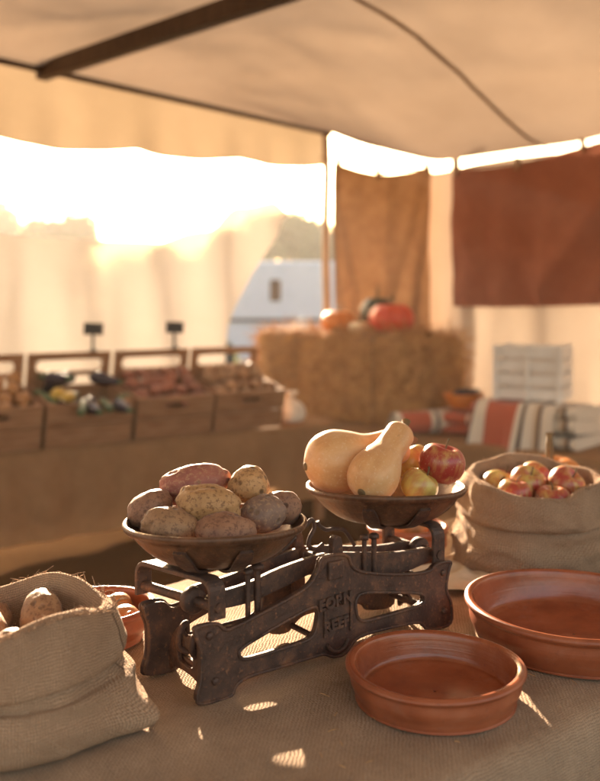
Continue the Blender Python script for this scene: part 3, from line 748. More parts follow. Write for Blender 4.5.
def butternut(loc, rot, Lb, seed, label, thick=1.0):
    """axis along +X: blossom end at x=0, stem at the far end"""
    path = [(0, 0, 0), (0.004, 0, 0), (0.02, 0, 0), (0.05, 0.001, 0), (0.085, 0.003, 0), (0.12, 0.004, 0.002), (0.155, 0.003, 0.006), (0.178, 0.002, 0.009), (0.190, 0.001, 0.011), (0.194, 0, 0.012)]
    rad = [0.0, 0.016, 0.042, 0.0535, 0.0480, 0.0355, 0.0325, 0.0315, 0.020, 0.001]
    k = Lb/0.194
    m = lathe_path('squash', [tuple(c*k for c in p) for p in path], [r*k*thick for r in rad], None, 48, seed, 0.010)
    o = m.build('butternut_squash', M['squash'], None, loc, rot); tag(o, label, 'squash', 'butternut squashes in the right scale pan')
    s_ = MB(); s_.tube([(0.190*k, 0, 0.012*k), (0.200*k, 0.001, 0.013*k), (0.210*k, 0.003, 0.016*k)], [0.0075, 0.0065, 0.0085], 8); s_.build('stem', M['stem'], o)
    c_ = MB(); c_.lathe([(0.0002, 0.0015), (0.004, 0.0018), (0.0065, 0.0008), (0.008, -0.003)], 16, Matrix.Rotation(R(-90), 4, 'Y')); c_.build('blossom_scar', M['stem'], o)
    return o
butternut(at(303.5, 443, 1.53), (0, R(-5), R(22)), 0.205, 1.0, 'butternut squash lying with its round end at the left of the right pan', 0.98)
butternut(at(342, 461, 1.455), (R(10), R(-27), R(56)), 0.178, 2.0, 'butternut squash in the middle of the right pan, its neck leaning up to the right', 0.90)

def apple_mesh(r, seed):
    prof = []; N = 30
    for i in range(N+1):
        t = i/N; th = PI*t
        rr = max(0, math.sin(th))**0.86; z = math.cos(th)
        z = z*0.90 - 0.42*math.exp(-(rr/0.33)**2)*(1 if z > 0 else -0.75) if abs(z) > 0.2 else z*0.90
        rr *= 1+0.07*math.cos(th)
        prof.append((max(0.0005, rr*r), z*r))
    def fn(p, a, rr, z):
        k = 1+0.025*math.cos(5*a+seed)*sstep(0.5, -1, z/r)+0.02*math.sin(a+seed*3); return (p[0]*k, p[1]*k, p[2]*(1+0.03*math.cos(a*2+seed)))
    m = MB(); m.lathe(prof, 44, None, fn); return m
def apple(loc, rot, r, mt, seed, label, group, proto=None):
    o = apple_mesh(r, seed).build('apple', M[mt], None, loc, rot); tag(o, label, 'apple', group)
    s_ = MB(); s_.tube(catmull([(0, 0, r*0.45), (0.001, 0, r*0.75), (0.005, 0.001, r*1.02), (0.008, 0.002, r*1.1)], 4), [0.0016]*12+[0.0024], 8); s_.build('stem', M['stem'], o)
    return o
GP = 'fruit lying in the right scale pan'
apple(at(397, 441, 1.555), (R(14), R(6), 1.0), 0.041, 'apple_red', 1.0, 'large red and yellow apple with a stem at the right of the right pan', GP)
apple(at(382, 456.5, 1.52), (R(30), R(-20), 2.0), 0.0330, 'apple_yellow', 2.2, 'small yellow-green apple below the large red apple in the right pan', GP)
apple(at(377.5, 440, 1.64), (R(20), R(10), 4.0), 0.036, 'apple_yellow', 3.1, 'yellow apple mostly hidden behind the leaning squash neck', GP)

# ------------------------------------------------------------------ sacks
def sack(name, loc, r, h, seed, mat, label, cat, rz=0, front_dip=0.03, ear=None, cuff=0.07, slump=0.0, mouth=0.77, crease=1.0):
    m_ = mouth
    inner = [(0.002, 0.45*h), (0.5*r, 0.48*h), (m_*.97*r, 0.60*h), (m_*1.02*r, 0.82*h), (m_*r, h-0.006)]
    roll = [((m_+.015)*r, h+0.006), ((m_+.07)*r, h+0.017), ((m_+.16)*r, h+0.013), ((m_+.22)*r, h-0.010), ((m_+.25)*r, h-cuff*0.55), ((m_+.26)*r, h-cuff*0.88), ((m_+.235)*r, h-cuff), ((m_+.20)*r, h-cuff*0.97)]
    body = [((m_+.20)*r, h-cuff*1.03), ((m_+.245)*r, h-cuff*1.22), (1.03*r, 0.46*h), (1.10*r, 0.27*h), (1.09*r, 0.12*h), (1.0*r, 0.03*h), (0.85*r, 0.002), (0.4*r, 0.0), (0.002, 0.0)]
    prof = catmull(inner+roll+body, 7)
    def fn(p, a, rr, z):
        t = z/h; k = rr/r
        shape = 1+0.05*math.cos(2*a+seed)+0.035*math.cos(3*a+seed*2.3)
        top = sstep(0.45, 1.0, t); low = 1-sstep(0.0, 0.5, t)
        pt = (math.cos(a)*1.3, math.sin(a)*1.3, t*1.1)
        rg = 1-abs(fbm((pt[0]*0.8+t*.5, pt[1]*0.8-t*.4, pt[2]*1.3), 1.5, seed+3, 2))*2.4
        wr = 0.060*noise.noise(Vector((pt[0]*1.4+seed, pt[1]*1.4, pt[2]*1.8)))+crease*0.036*max(0, rg)**2*(0.75-0.35*top)+(crease-1)*0.035*fbm((pt[0]*1.5+t, pt[1]*1.5, pt[2]*2.2), 1.6, seed+21, 2)-0.02
        # deep soft creases, mostly running around below the cuff and down from it
        cr = 0.004*math.sin(7*a+seed+2.5*math.sin(3*t+seed))*top + 0.018*math.sin(t*26+3*math.sin(a*2+seed))*(1-top)*sstep(.05, .3, t)
        kk = shape*(1+(wr+cr)*min(1, k*1.5))
        x, y = p[0]*kk, p[1]*kk
        zz = z
        if k > 0.6: zz += top*(0.009*math.sin(3*a+seed*1.7)+0.008*crease*noise.noise(Vector((pt[0]*1.3+seed, pt[1]*1.3, 3.0))) + front_dip*(math.sin(a)))
        if ear is not None and rr > 0.3*r:
            da = (a-ear+PI) % (2*PI)-PI; e = math.exp(-(da/0.24)**2)*math.exp(-((t-0.13)/0.19)**2)
            x += math.cos(ear)*0.045*e; y += math.sin(ear)*0.045*e
        x += slump*(max(0, t)**1.5)*h
        zz = max(zz, 0.0008)
        return (x, y, zz)
    m = MB(); m.lathe(prof, 160, None, fn)
    # frayed threads along the rim
    rnd = random.Random(seed)
    for k in range(230):
        a_ = rnd.uniform(0, 2*PI); b = fn((0.87*r*math.cos(a_), 0.87*r*math.sin(a_), h+0.014), a_, 0.87*r, h+0.014)
        L = rnd.uniform(0.006, 0.026); d = Vector((rnd.uniform(-1, 1), rnd.uniform(-1, 1), rnd.uniform(0.0, 0.9))).normalized()
        b = Vector(b)-Vector((0, 0, 0.002)); m.tube([b, b+d*L*0.5, b+d*L+Vector((0, 0, -0.003))], [0.0007, 0.0006, 0.0004], 4, cap=False)
    o = m.build(name, mat, None, loc, (0, 0, rz)); tag(o, label, cat, 'open burlap sacks on the table'); return o
LS = Vector((-0.376, 1.195, TZ+0.002)); RS = Vector((0.505, 1.885, TZ+0.002))
sack('burlap_sack', LS, 0.142, 0.142, 2.3, M['burlap_sack'], 'open light burlap sack of potatoes at the left end of the table', 'sack', 0, -0.004, ear=R(-12), cuff=0.060, mouth=0.70)
sack('burlap_sack', RS, 0.160, 0.180, 5.7, M['burlap_sack_b'], 'open brown burlap sack of apples behind the larger terracotta dish', 'sack', 0, 0.014, cuff=0.066, mouth=0.77, crease=1.9)
rnd = random.Random(11)
for k, (dx, dy, dz, r, mt) in enumerate([(-0.055, -0.055, .160, .036, 'apple_mix'), (0.018, -0.075, .150, .037, 'apple_red'), (-0.015, -0.005, .172, .039, 'apple_mix'), (0.062, -0.02, .172, .040, 'apple_red'),
                              (-0.075, 0.02, .160, .036, 'apple_yellow'), (0.02, 0.07, .168, .038, 'apple_mix'), (-0.05, 0.075, .155, .036, 'apple_red'), (0.085, 0.05, .155, .037, 'apple_mix'), (0.085, -0.075, .140, .034, 'apple_mix'), (0.0, 0.02, .105, .038, 'apple_red'), (0.05, -0.06, .09, .038, 'apple_red'), (-0.05, -0.03, .095, .038, 'apple_red')]):
    if k >= 9: break
    apple(RS+Vector((dx, dy, dz+.006)), (rnd.uniform(-.7, .7), rnd.uniform(-.7, .7), rnd.uniform(0, 6)), r, mt, k*1.7, 'red and green apple heaped in the open brown sack', 'apples heaped in the brown sack')
for k, (dx, dy, dz, L) in enumerate([(0.0, -0.06, .145, .085), (0.065, -0.01, .148, .08), (-0.06, -0.01, .150, .09), (0.01, 0.05, .155, .085), (-0.07, 0.06, .14, .08), (0.07, 0.07, .138, .075), (-0.075, -0.075, .13, .08)]):
    o = potato_mesh('potato', L, L*.72, L*.66, 40+k*2.1).build('potato', M['p_tan'], None, LS+Vector((dx, dy, dz-.032)), (rnd.uniform(-.3, .3), rnd.uniform(-.3, .3), rnd.uniform(0, 6)))
    tag(o, 'tan potato heaped in the open light burlap sack', 'potato', 'potatoes in the light burlap sack')

# ------------------------------------------------------------------ terracotta dishes
def dish(name, loc, r, h, label, cat, group=None, flare=0.93, lug=False):
    t = empty(name, loc, random.Random(r*1000).uniform(0, 6), label, cat, group)
    wall = 0.0085; rb = r*flare
    out = [(0.002, 0.0), (rb*0.90, 0.0), (rb*0.965, 0.003), (rb*0.995, 0.012), (r*0.972, h*0.5), (r*0.975, h*0.74), (r*0.985, h*0.80), (r, h*0.83), (r+0.0035, h*0.90), (r+0.002, h*0.97), (r-0.002, h)]
    inn = [(r-0.004, h+0.0006), (r-wall*0.9, h*0.985), (r-wall*1.25, h*0.93), (r*0.985-wall*1.5, h*0.6), (rb-wall*1.3, h*0.26), (rb-wall*2.3, 0.0115), (rb-wall*4.2, 0.0085), (r*0.4, 0.008), (0.002, 0.008)]
    def fn(p, a, rr, z):
        k = 1+0.006*math.sin(2*a+r*40)+0.003*math.sin(3*a); return (p[0]*k, p[1]*k, p[2]+0.0012*math.sin(2*a+1)*(z/h))
    m = MB(); m.lathe(catmull(out, 5), 128, None, fn); o1 = m.build('body', M['terra_out'], t)
    m = MB(); m.lathe([(out[-1][0], out[-1][1])]+catmull(inn, 5), 128, None, fn); m.build('glazed_interior', M['terra_in'], t)
    return t
dish('terracotta_dish', on_table(392.5, 1.258, 0.002), 0.125, 0.051, 'smaller shallow terracotta dish in front of the scale', 'dish', 'terracotta dishes on the table')
dish('terracotta_dish', on_table(488, 1.475, 0.002), 0.178, 0.066, 'larger terracotta dish at the right, in front of the apple sack', 'dish', 'terracotta dishes on the table')
BL = Vector((-0.338, 1.478, TZ+0.002))
dish('terracotta_bowl', BL, 0.092, 0.060, 'terracotta bowl of onions between the left sack and the scale', 'bowl', None, 0.80)
def onion_mesh(r, seed):
    prof = [(0.0005, -r*0.92), (r*0.25, -r*0.90), (r*0.7, -r*0.68), (r*0.98, -r*0.12), (r*0.92, r*0.35), (r*0.6, r*0.72), (r*0.28, r*0.92), (r*0.13, r*1.12), (r*0.10, r*1.3), (0.0005, r*1.34)]
    m = MB(); m.lathe(catmull(prof, 5), 36, None, lambda p, a, rr, z: (p[0]*(1+.03*math.sin(2*a+seed)), p[1], p[2])); return m
for k, (dx, dy, dz) in enumerate([(0.045, -0.015, .045), (0.02, 0.045, .045), (-0.035, 0.03, .046), (-0.03, -0.04, .045), (0.0, 0.0, .088), (0.055, 0.03, .05)]):
    if k >= 4: continue
    o = onion_mesh(0.027, k).build('onion', M['onion'], None, BL+Vector((dx, dy, dz-.010)), (rnd.uniform(-.8, .8), rnd.uniform(-.8, .8), rnd.uniform(0, 6)))
    tag(o, 'brown onion in the terracotta bowl beside the left sack', 'onion', 'onions in the terracotta bowl')
# things glimpsed behind and through the scale
def pumpkin(loc, r, h, mt, seed, label, cat, group=None, ribs=10, dep=0.10, stem=True, sq=1.0):
    N = 26; prof = []
    for i in range(N+1):
        th = PI*i/N; rr = max(0, math.sin(th))**0.8; z = math.cos(th)
        z = z - 0.30*math.exp(-(rr/0.35)**2)*(1 if z > 0 else -1)
        prof.append((max(0.001, rr*r), z*h/2))
    def fn(p, a, rr, z):
        k = 1-dep*(1-abs(math.cos(a*ribs/2+seed)))**1.6; return (p[0]*k, p[1]*k, p[2])
    m = MB(); m.lathe(prof, 90, None, fn); zmin = min(v[2] for v in m.v)
    o = m.build('pumpkin', M[mt], None, Vector(loc)-Vector((0, 0, zmin)), (0, 0, seed)); tag(o, label, cat, group)
    if stem:
        s_ = MB(); s_.tube(catmull([(0, 0, h*0.30), (0.0, 0, h*0.46), (r*0.06, r*0.02, h*0.60), (r*0.17, r*0.05, h*0.70)], 4), [r*0.13]*3+[r*0.10]*6+[r*0.085]*3+[r*.11], 9); s_.build('stem', M['stem'], o)
    return o
pumpkin((0.075, 1.80, TZ+0.002), 0.062, 0.062, 'pump_cream', 0.4, 'pale cream patty squash on the table behind the centre of the scale', 'squash', None, 12, 0.14)
bb = Vector((0.235, 1.905, TZ+0.002))
dish('terracotta_bowl', bb, 0.085, 0.085, 'small terracotta bowl behind the right pan of the scale', 'bowl', None, 0.72)
o = onion_mesh(0.045, 3.3).build('onion', M['onion'], None, bb+Vector((0.0, -0.005, 0.083)), (0.5, 0.2, 1)); tag(o, 'large tan onion in the small bowl behind the right pan', 'onion')
o = potato_mesh('potato', 0.075, .056, .05, 77.0).build('potato', M['p_tan'], None, SO+Vector((0.195, 0.245, 0.025)), (0, 0, 0.6)); tag(o, 'loose tan potato on the burlap, seen through the right opening of the scale', 'potato')
m = MB(); rows = []; uvs = []
for j in range(25):
    row = []; ur = []
    for i in range(25):
        s_, t_ = i/24-.5, j/24-.5
        z = 0.012+0.022*max(0, noise.noise(Vector((s_*4, t_*4, 1.0)))+.45)*(1-sstep(.30, .5, max(abs(s_), abs(t_))))+0.002*math.sin(s_*25+t_*9)
        row.append((s_*0.22+0.012*math.sin(t_*9), t_*0.17+0.01*math.sin(s_*8), max(0.004, z))); ur.append((s_*.22, t_*.17))
    rows.append(row); uvs.append(ur)
m.grid(rows, uvs=uvs); tag(m.build('linen_cloth', M['paper'], None, (0.345, 1.80, TZ+0.003), (0, 0, 0.7)), 'crumpled cream linen cloth on the table between the scale and apple sack', 'cloth')
pumpkin((0.605, 2.12, TZ+0.004), 0.095, 0.215, 'pump_orange', 1.0, 'small bright orange pumpkin on the table behind the apple sack', 'pumpkin', None, 12, 0.07)
# straw bits lying on the tablecloth
m = MB(); rs = random.Random(5)
for k in range(160):
    u = rs.uniform(-0.1, 1.2); v = rs.uniform(0.05, 0.8); p = F0+TE*u+TNV*v+Vector((0, 0, TZ+0.0045)); a_ = rs.uniform(0, PI); L = rs.uniform(0.004, 0.02)
    d = Vector((math.cos(a_), math.sin(a_), rs.uniform(-.05, .1)))*L; m.tube([p, p+d*.5+Vector((0, 0, .0008)), p+d], [.0006, .0007, .0004], 4, cap=False)
so_ = m.build('straw_crumbs', M['straw']); tag(so_, 'loose straw crumbs scattered on the burlap tablecloth', 'straw', kind='stuff')

# ------------------------------------------------------------------ crates on the left table
CW, CD, CH = 0.462, 0.37, 0.228
def rrect(x0, y0, x1, y1, r, n=5):
    o = []
    for (cx, cy, a0) in ((x1-r, y1-r, 0), (x0+r, y1-r, 90), (x0+r, y0+r, 180), (x1-r, y0+r, 270)):
        for k in range(n+1): a_ = R(a0+90*k/n); o.append((cx+r*math.cos(a_), cy+r*math.sin(a_)))
    return o
_front = plate_mesh([rrect(0, 0, CW, CH*.47, .004), rrect(0, CH*.5, CW, CH, .004), rrect(CW*.36, CH*.72, CW*.64, CH*.84, .012)], 0.014, .002)
_back = plate_mesh([rrect(0, 0, CW, CH+.165, .004), rrect(CW*.10, CH+.060, CW*.90, CH+.125, .028), rrect(CW*.34, CH-.020, CW*.90, CH+.035, .025)], 0.014, .002)
_side = plate_mesh([rrect(0, 0, CD-.032, CH*.47, .004), rrect(0, CH*.5, CD-.032, CH, .004)], 0.014, .002)
CT = R(13)
crates = []
def crate(x, label):
    t = empty('wooden_crate', K_ORG+Matrix.Rotation(KA, 3, 'Z') @ Vector((x, 0.012, KZ+0.006)), 0, label, 'crate', 'wooden produce crates on the left table')
    t.rotation_euler = (Matrix.Rotation(KA, 3, 'Z') @ Matrix.Rotation(CT, 3, 'X')).to_euler()
    def part(name, me, Mx):
        m = MB(); mb_from_mesh(m, me, Mx); return m.build(name, M['crate'], t)
    part('front_panel', _front, Matrix.Translation((0, 0.007, 0)) @ UP)
    part('back_panel', _back, Matrix.Translation((0, CD-0.007, 0)) @ UP)
    SX = Matrix(((0, 0, 1, 0), (1, 0, 0, 0), (0, 1, 0, 0), (0, 0, 0, 1)))
    part('side_panel', _side, Matrix.Translation((0.010, 0.016, 0)) @ SX); part('side_panel', _side, Matrix.Translation((CW-0.010, 0.016, 0)) @ SX)
    m = MB(); m.box((CW/2, CD/2, 0.012), (CW-0.036, CD-0.032, 0.012)); m.build('base', M['crate'], t)
    for cx in (0.030, CW-0.030):
        for cy in (0.027, CD-0.027):
            m = MB(); m.box((cx, cy, CH/2+0.009), (0.024, 0.024, CH-0.02)); m.build('corner_post', M['crate'], t)
    crates.append(t); return t
cr_x = [(2.180, 'wooden crate of tan potatoes, nearest the straw bale'), (1.700, 'wooden crate of reddish sweet potatoes between the potatoes and the dark vegetables'), (1.213, 'dark wooden crate of aubergines and courgettes, left of the sweet potatoes'),
        (0.730, 'wooden crate of brown onions at the far left, beside the aubergines'), (0.245, 'wooden crate of orange squashes at the left end of the crate table')]
for x, lb in cr_x: crate(x, lb)
bpy.context.view_layer.update()
m = MB(); m.box((KW/2, 0.385, KZ+0.0440), (KW-0.35, 0.03, 0.076), bev=.003)
tag(m.build('riser_board', M['beam'], None, K_ORG, (0, 0, KA)), 'dark plank on edge propping up the backs of the tilted crates', 'plank')
def fill(t, make, count, seed, label, cat, group, zb=0.15):
    rnd = random.Random(seed); Mt = t.matrix_world.copy(); cells = []
    nx = 5; ny = max(2, math.ceil(count/nx))
    for k in range(count):
        i = k % nx; j = k//nx
        x = 0.055+(CW-0.11)*(i+0.5*(j % 2)*0.6+rnd.uniform(-.15, .15))/(nx-0.7); y = 0.055+(CD-0.11)*(j+rnd.uniform(-.2, .2))/max(1, ny-1)
        x = min(max(x, .06), CW-.06); y = min(max(y, .06), CD-.06)
        z = zb+0.125*(y/CD)**0.8+0.015*rnd.random()
        o = make(k, rnd); o.location = Mt @ Vector((x, y, z)); o.rotation_euler = (rnd.uniform(-.3, .3), rnd.uniform(-.3, .3)+R(0), rnd.uniform(0, 6)); tag(o, label, cat, group)
def copy_tree(o, parent=None):
    c = o.copy(); COL.objects.link(c)
    if parent: c.parent = parent
    for ch in list(o.children): copy_tree(ch, c)
    return c
def maker(protos):
    used = set()
    def f(k, rnd):
        i = k % len(protos)
        if i not in used: used.add(i); return protos[i]
        return copy_tree(protos[i])
    return f
bed_mat = M['straw']
fill(crates[0], maker([potato_mesh('potato', .10, .075, .07, 90+i).build('potato', M['p_tan'], None) for i in range(4)]), 20, 1, 'tan potato heaped in the crate nearest the straw bale', 'potato', 'potatoes in the crate nearest the bale')
fill(crates[1], maker([potato_mesh('sweet_potato', .135, .065, .06, 190+i, 0.25).build('sweet_potato', M['p_red'], None) for i in range(4)]), 20, 2, 'reddish sweet potato heaped in the crate beside the tan potatoes', 'sweet potato', 'sweet potatoes in the crate')
def aub(seed):
    o = lathe_path('a', [(0, 0, 0), (.01, 0, 0), (.05, 0, 0), (.1, .004, 0), (.15, .012, 0), (.175, .018, 0), (.18, .019, 0)], [0, .02, .037, .033, .023, .016, 0.001], None, 24, seed).build('aubergine', M['aubergine'], None)
    s_ = MB(); s_.tube([(.172, .017, 0), (.19, .022, 0), (.205, .03, .004)], [.018, .008, .006], 8); s_.build('stem', M['courgette'], o); return o
fill(crates[2], maker([aub(1), aub(2)]), 9, 3, 'glossy dark aubergine in the crate of dark vegetables', 'aubergine', 'aubergines in the dark crate', 0.155)
fill(crates[2], maker([lathe_path('c', [(0, 0, 0), (.005, 0, 0), (.04, 0, 0), (.11, .006, 0), (.17, .004, 0), (.19, 0, 0), (.195, 0, 0)], [0, .016, .022, .021, .019, .013, .001], None, 20, 5).build('courgette', M['courgette'], None)]), 6, 4, 'green courgette among the dark aubergines', 'courgette', 'courgettes in the dark crate', 0.18)
fill(crates[2], maker([lathe_path('c', [(0, 0, 0), (.005, 0, 0), (.03, 0, 0), (.08, .004, 0), (.12, .002, 0), (.13, 0, 0)], [0, .02, .032, .026, .017, .001], None, 20, 6).build('yellow_squash', M['yel_veg'], None)]), 2, 14, 'small yellow squash lying among the dark aubergines', 'squash', 'yellow squashes in the dark crate', 0.205)
fill(crates[3], maker([onion_mesh(.04, i).build('onion', M['onion'], None) for i in range(3)]), 20, 5, 'brown onion heaped in the crate at the far left', 'onion', 'onions in the far left crate')
pk = [pumpkin((0, 0, 0), .058, .08, 'pump_orange', i, 'small', 'squash') for i in range(2)]
fill(crates[4], maker(pk), 12, 6, 'small orange squash heaped in the leftmost crate', 'squash', 'squashes in the leftmost crate', 0.135)
# small black price boards standing on the crates' back panels
def price_board(px, py, D, label):
    p = at(px, py, D); t = empty('price_board', (p.x, p.y, 0.0), KA, label, 'sign', 'black price boards above the crates')
    t.location = p; MB().box((0, 0, 0), (0.105, 0.008, 0.062), bev=0.002).build('board', M['slate'], t)
    MB().box((0, 0.008, -0.062), (0.010, 0.007, 0.09)).build('stake', M['slate'], t)
    MB().box((0, -0.0045, -0.004), (0.078, 0.0015, 0.004)).build('chalk_line', M['white_wood'], t) if False else None
def crate_back(t, f): return t.matrix_world @ Vector((CW*f, CD-0.007, CH+0.165))
for t, f, lb in ((crates[2], 0.78, 'small black price board above the dark vegetable crate, left of the other board'), (crates[1], 0.80, 'small black price board above the sweet potato crate, nearer the tent pole'), (crates[4], .5, 'small black price board above the leftmost crate')):
    p = crate_back(t, f); b = empty('price_board', p+Vector((0, 0, 0.0)), KA, lb, 'sign', 'black price boards above the crates')
    MB().box((0, 0, 0.125), (0.112, 0.008, 0.066), rot=(0, R(3), 0), bev=0.002).build('board', M['slate'], b)
    MB().box((0, 0.009, 0.055), (0.012, 0.008, 0.13)).build('stake', M['slate'], b)
    MB().box((0, 0.0, 0.006), (0.03, 0.03, 0.012)).build('clip', M['slate'], b)

# white cloth pouch at the end of the crate table
wp = K_ORG+Matrix.Rotation(KA, 3, 'Z') @ Vector((2.80, 0.16, KZ+0.005))
def pouch():
    prof = catmull([(0.002, 0), (.07, 0), (.095, .03), (.095, .07), (.07, .11), (.03, .135), (.022, .145), (.04, .17), (.048, .185), (.03, .18), (.002, .16)], 5)
    def fn(p, a, r, z): k = 1+.06*math.sin(3*a)+.05*math.sin(8*a)*sstep(.06, .14, z)+.05*fbm((math.cos(a), math.sin(a), z*8), 1.5, 3); return (p[0]*k, p[1]*k, p[2])
    m = MB(); m.lathe(prof, 60, None, fn); return m.build('cloth_pouch', M['garlic'], None, wp)
tag(pouch(), 'tied white cloth pouch on the table right of the potato crate', 'pouch')

# ------------------------------------------------------------------ straw bale with pumpkins
bc0 = tp(0.50, 0.70, BZ+0.006)
bale = empty('straw_bale', bc0, BA, 'golden straw bale with pumpkins on top at the back of the tent', 'straw bale')
BLn, BDp, BHt = 1.50, 0.52, 0.60
def bale_mesh():
    m = MB(); rs = random.Random(8); nu = 40
    def surf(f, s_, t_):
        hx, hy = BLn/2, BDp/2
        if f == 0: p, nn = Vector((s_*BLn-hx, -hy, t_*BHt)), Vector((0, -1, 0))
        elif f == 1: p, nn = Vector((s_*BLn-hx, hy, t_*BHt)), Vector((0, 1, 0))
        elif f == 2: p, nn = Vector((-hx, s_*BDp-hy, t_*BHt)), Vector((-1, 0, 0))
        elif f == 3: p, nn = Vector((hx, s_*BDp-hy, t_*BHt)), Vector((1, 0, 0))
        else: p, nn = Vector((s_*BLn-hx, t_*BDp-hy, BHt)), Vector((0, 0, 1))
        c = Vector((0, 0, BHt/2)); rel = p-c
        q = Vector((rel.x/(BLn/2), rel.y/(BDp/2), rel.z/(BHt/2)))
        cr = sum(1 for k in q if abs(k) > .9)
        rnd_ = 1-0.04*max(0, (abs(q.x)**8+abs(q.y)**8+abs(q.z)**8)-1)
        p2 = c+Vector((rel.x*rnd_, rel.y*rnd_, rel.z*rnd_)); d = 0.03*fbm(p2, 7, 2.0)+0.012*fbm(p2, 30, 5.0)
        d -= 0.02*(math.exp(-((p2.x-0.35)/.03)**2)+math.exp(-((p2.x+0.35)/.03)**2))
        if p2.z < 0.01: d = min(d, 0)
        return p2+nn*d, nn
    for f, (a_, b_) in enumerate(((60, 26), (60, 26), (24, 26), (24, 26), (60, 24))):
        m.grid([[surf(f, i/a_, j/b_)[0] for i in range(a_+1)] for j in range(b_+1)])
    for k in range(7000):
        f = rs.choice((0, 0, 0, 1, 2, 3, 4, 4)); s_, t_ = rs.random(), rs.random(); p, nn = surf(f, s_, t_)
        d = Vector((rs.gauss(0, 1), rs.gauss(0, 1), rs.gauss(0, 1))); d = (d-nn*d.dot(nn)*0.8).normalized(); L = rs.uniform(.05, .16); wv = d.cross(nn).normalized()*rs.uniform(.0016, .0034)
        p = p+nn*0.002; e = p+d*L+nn*rs.uniform(0, .045)
        if e.z < 0.005: e.z = 0.005
        m.add([p-wv, p+wv, e+wv, e-wv], [[0, 1, 2, 3]], None, False)
    return m
bale_mesh().build('straw', M['straw'], bale)
for x in (-0.35, 0.35):
    m = MB(); hy = BDp/2+.004; m.tube([(x, -hy, .02), (x, -hy, BHt-.02), (x, -hy+.04, BHt+.004), (x, hy-.04, BHt+.004), (x, hy, BHt-.02), (x, hy, .02)], .009, 8, cap=False); m.build('twine', M['twine'], bale)
def on_bale(x, y): return bc0+Matrix.Rotation(BA, 3, 'Z') @ Vector((x, y, BHt+0.002))
G2 = 'pumpkins on the straw bale'
pumpkin(on_bale(-0.12, -0.05), 0.125, 0.17, 'pump_orange', 0.3, 'orange pumpkin at the left on top of the straw bale', 'pumpkin', G2)
pumpkin(on_bale(0.10, 0.12), 0.125, 0.275, 'pump_dark', 1.0, 'dark green squash behind the others on top of the straw bale', 'squash', G2)
pumpkin(on_bale(0.125, -0.12), 0.075, 0.085, 'pump_cream', 2.0, 'small cream squash at the front between the orange and red pumpkins', 'squash', G2)
pumpkin(on_bale(0.335, -0.03), 0.155, 0.225, 'pump_red', 0.8, 'large red-orange pumpkin at the right on top of the straw bale', 'pumpkin', G2)

# ------------------------------------------------------------------ blankets and white crate on the bench
def bench_pt(x, y, z): return bo+Matrix.Rotation(BA, 3, 'Z') @ Vector((x, y, BZ+0.004+z))
def slab(name, W_, D_, H, mat, layers, loc, rz, label, cat, group=None):
    """folded cloth: rounded stack of folds"""
    m = MB(); n = 40
    for L in range(layers):
        h = H/layers; z0 = L*h; prof = []
        rows = []; uvs = []
        rd = h*0.48
        ring = [(-D_/2+rd*(1-math.sin(t)), rd*(1-math.cos(t))) for t in [k*PI/8 for k in range(0, 1)]]
        cs = [(-D_/2+rd-rd*math.sin(PI*k/10), h/2-(h/2-.001)*math.cos(PI*k/10)) for k in range(11)] + [(D_/2-rd+rd*math.sin(PI*k/10), h/2+(h/2-.001)*math.cos(PI*k/10)) for k in range(11)]
        for (y, z) in cs+[cs[0]]:
            row = []; ur = []
            for i in range(n+1):
                x = W_*(i/n-.5); s_ = 1+0.02*math.sin(L*2+x*5)
                row.append((x+0.01*math.sin(L*3), y*s_+0.01*math.sin(L*4.1), z0+z+0.022*fbm((x*3, y*3, L), 1.3, L)*(1 if z > h/2 else (0 if L == 0 else 1)))); ur.append((x+L*0.012, y))
            rows.append(row); uvs.append(ur)
        m.grid(rows, uvs=uvs)
        for c in (0, n): m.add([r_[c] for r_ in rows[:-1]], [list(range(len(rows)-1))], [(W_*(c/n-.5)+L*.012, 0)]*(len(rows)-1), False)
    o = m.build(name, mat, None, loc, (0, 0, rz)); tag(o, label, cat, group); return o
slab('folded_blanket', 0.66, 0.40, 0.225, M['stripes'], 3, bench_pt(2.14, 0.30, 0.002), BA, 'stack of folded white, rust and black striped blanket under the white crate', 'blanket', 'striped blankets on the bench')
slab('folded_blanket', 0.36, 0.34, 0.135, M['stripes'], 2, bench_pt(1.58, 0.34, 0.002), BA+0.15, 'folded rust and white striped blanket beneath the orange gourd basket', 'blanket', 'striped blankets on the bench')
m = MB(); rows = []; uvs = []; W2 = 0.50
for j in range(41):
    t = j/40; row = []; ur = []
    for i in range(51):
        x = W2*(i/50-.5); L = t*0.62
        if L < 0.22: y, z = 0.26-L, 0.238+0.004*math.sin(x*20)
        else:
            d = L-0.22; y = 0.04-0.055*(1-math.exp(-d/.05))-0.03*sstep(0, .3, d)*(1+0.8*math.sin(x*19+1)+0.5*math.sin(x*41)); z = 0.238-d*(0.97+.03*math.sin(x*9))-0.004
        row.append((x*(1+.10*max(0, t-.4))+0.02*t*math.sin(t*4), y, z)); ur.append((x+.12, L))
    rows.append(row); uvs.append(ur)
m.grid(rows, uvs=uvs); tag(m.build('draped_blanket', M['stripes'], None, bench_pt(2.10, 0.07, 0.0), (0, 0, BA)), 'striped wool blanket draped over the front of the folded stack below the white crate', 'blanket', 'striped blankets on the bench')
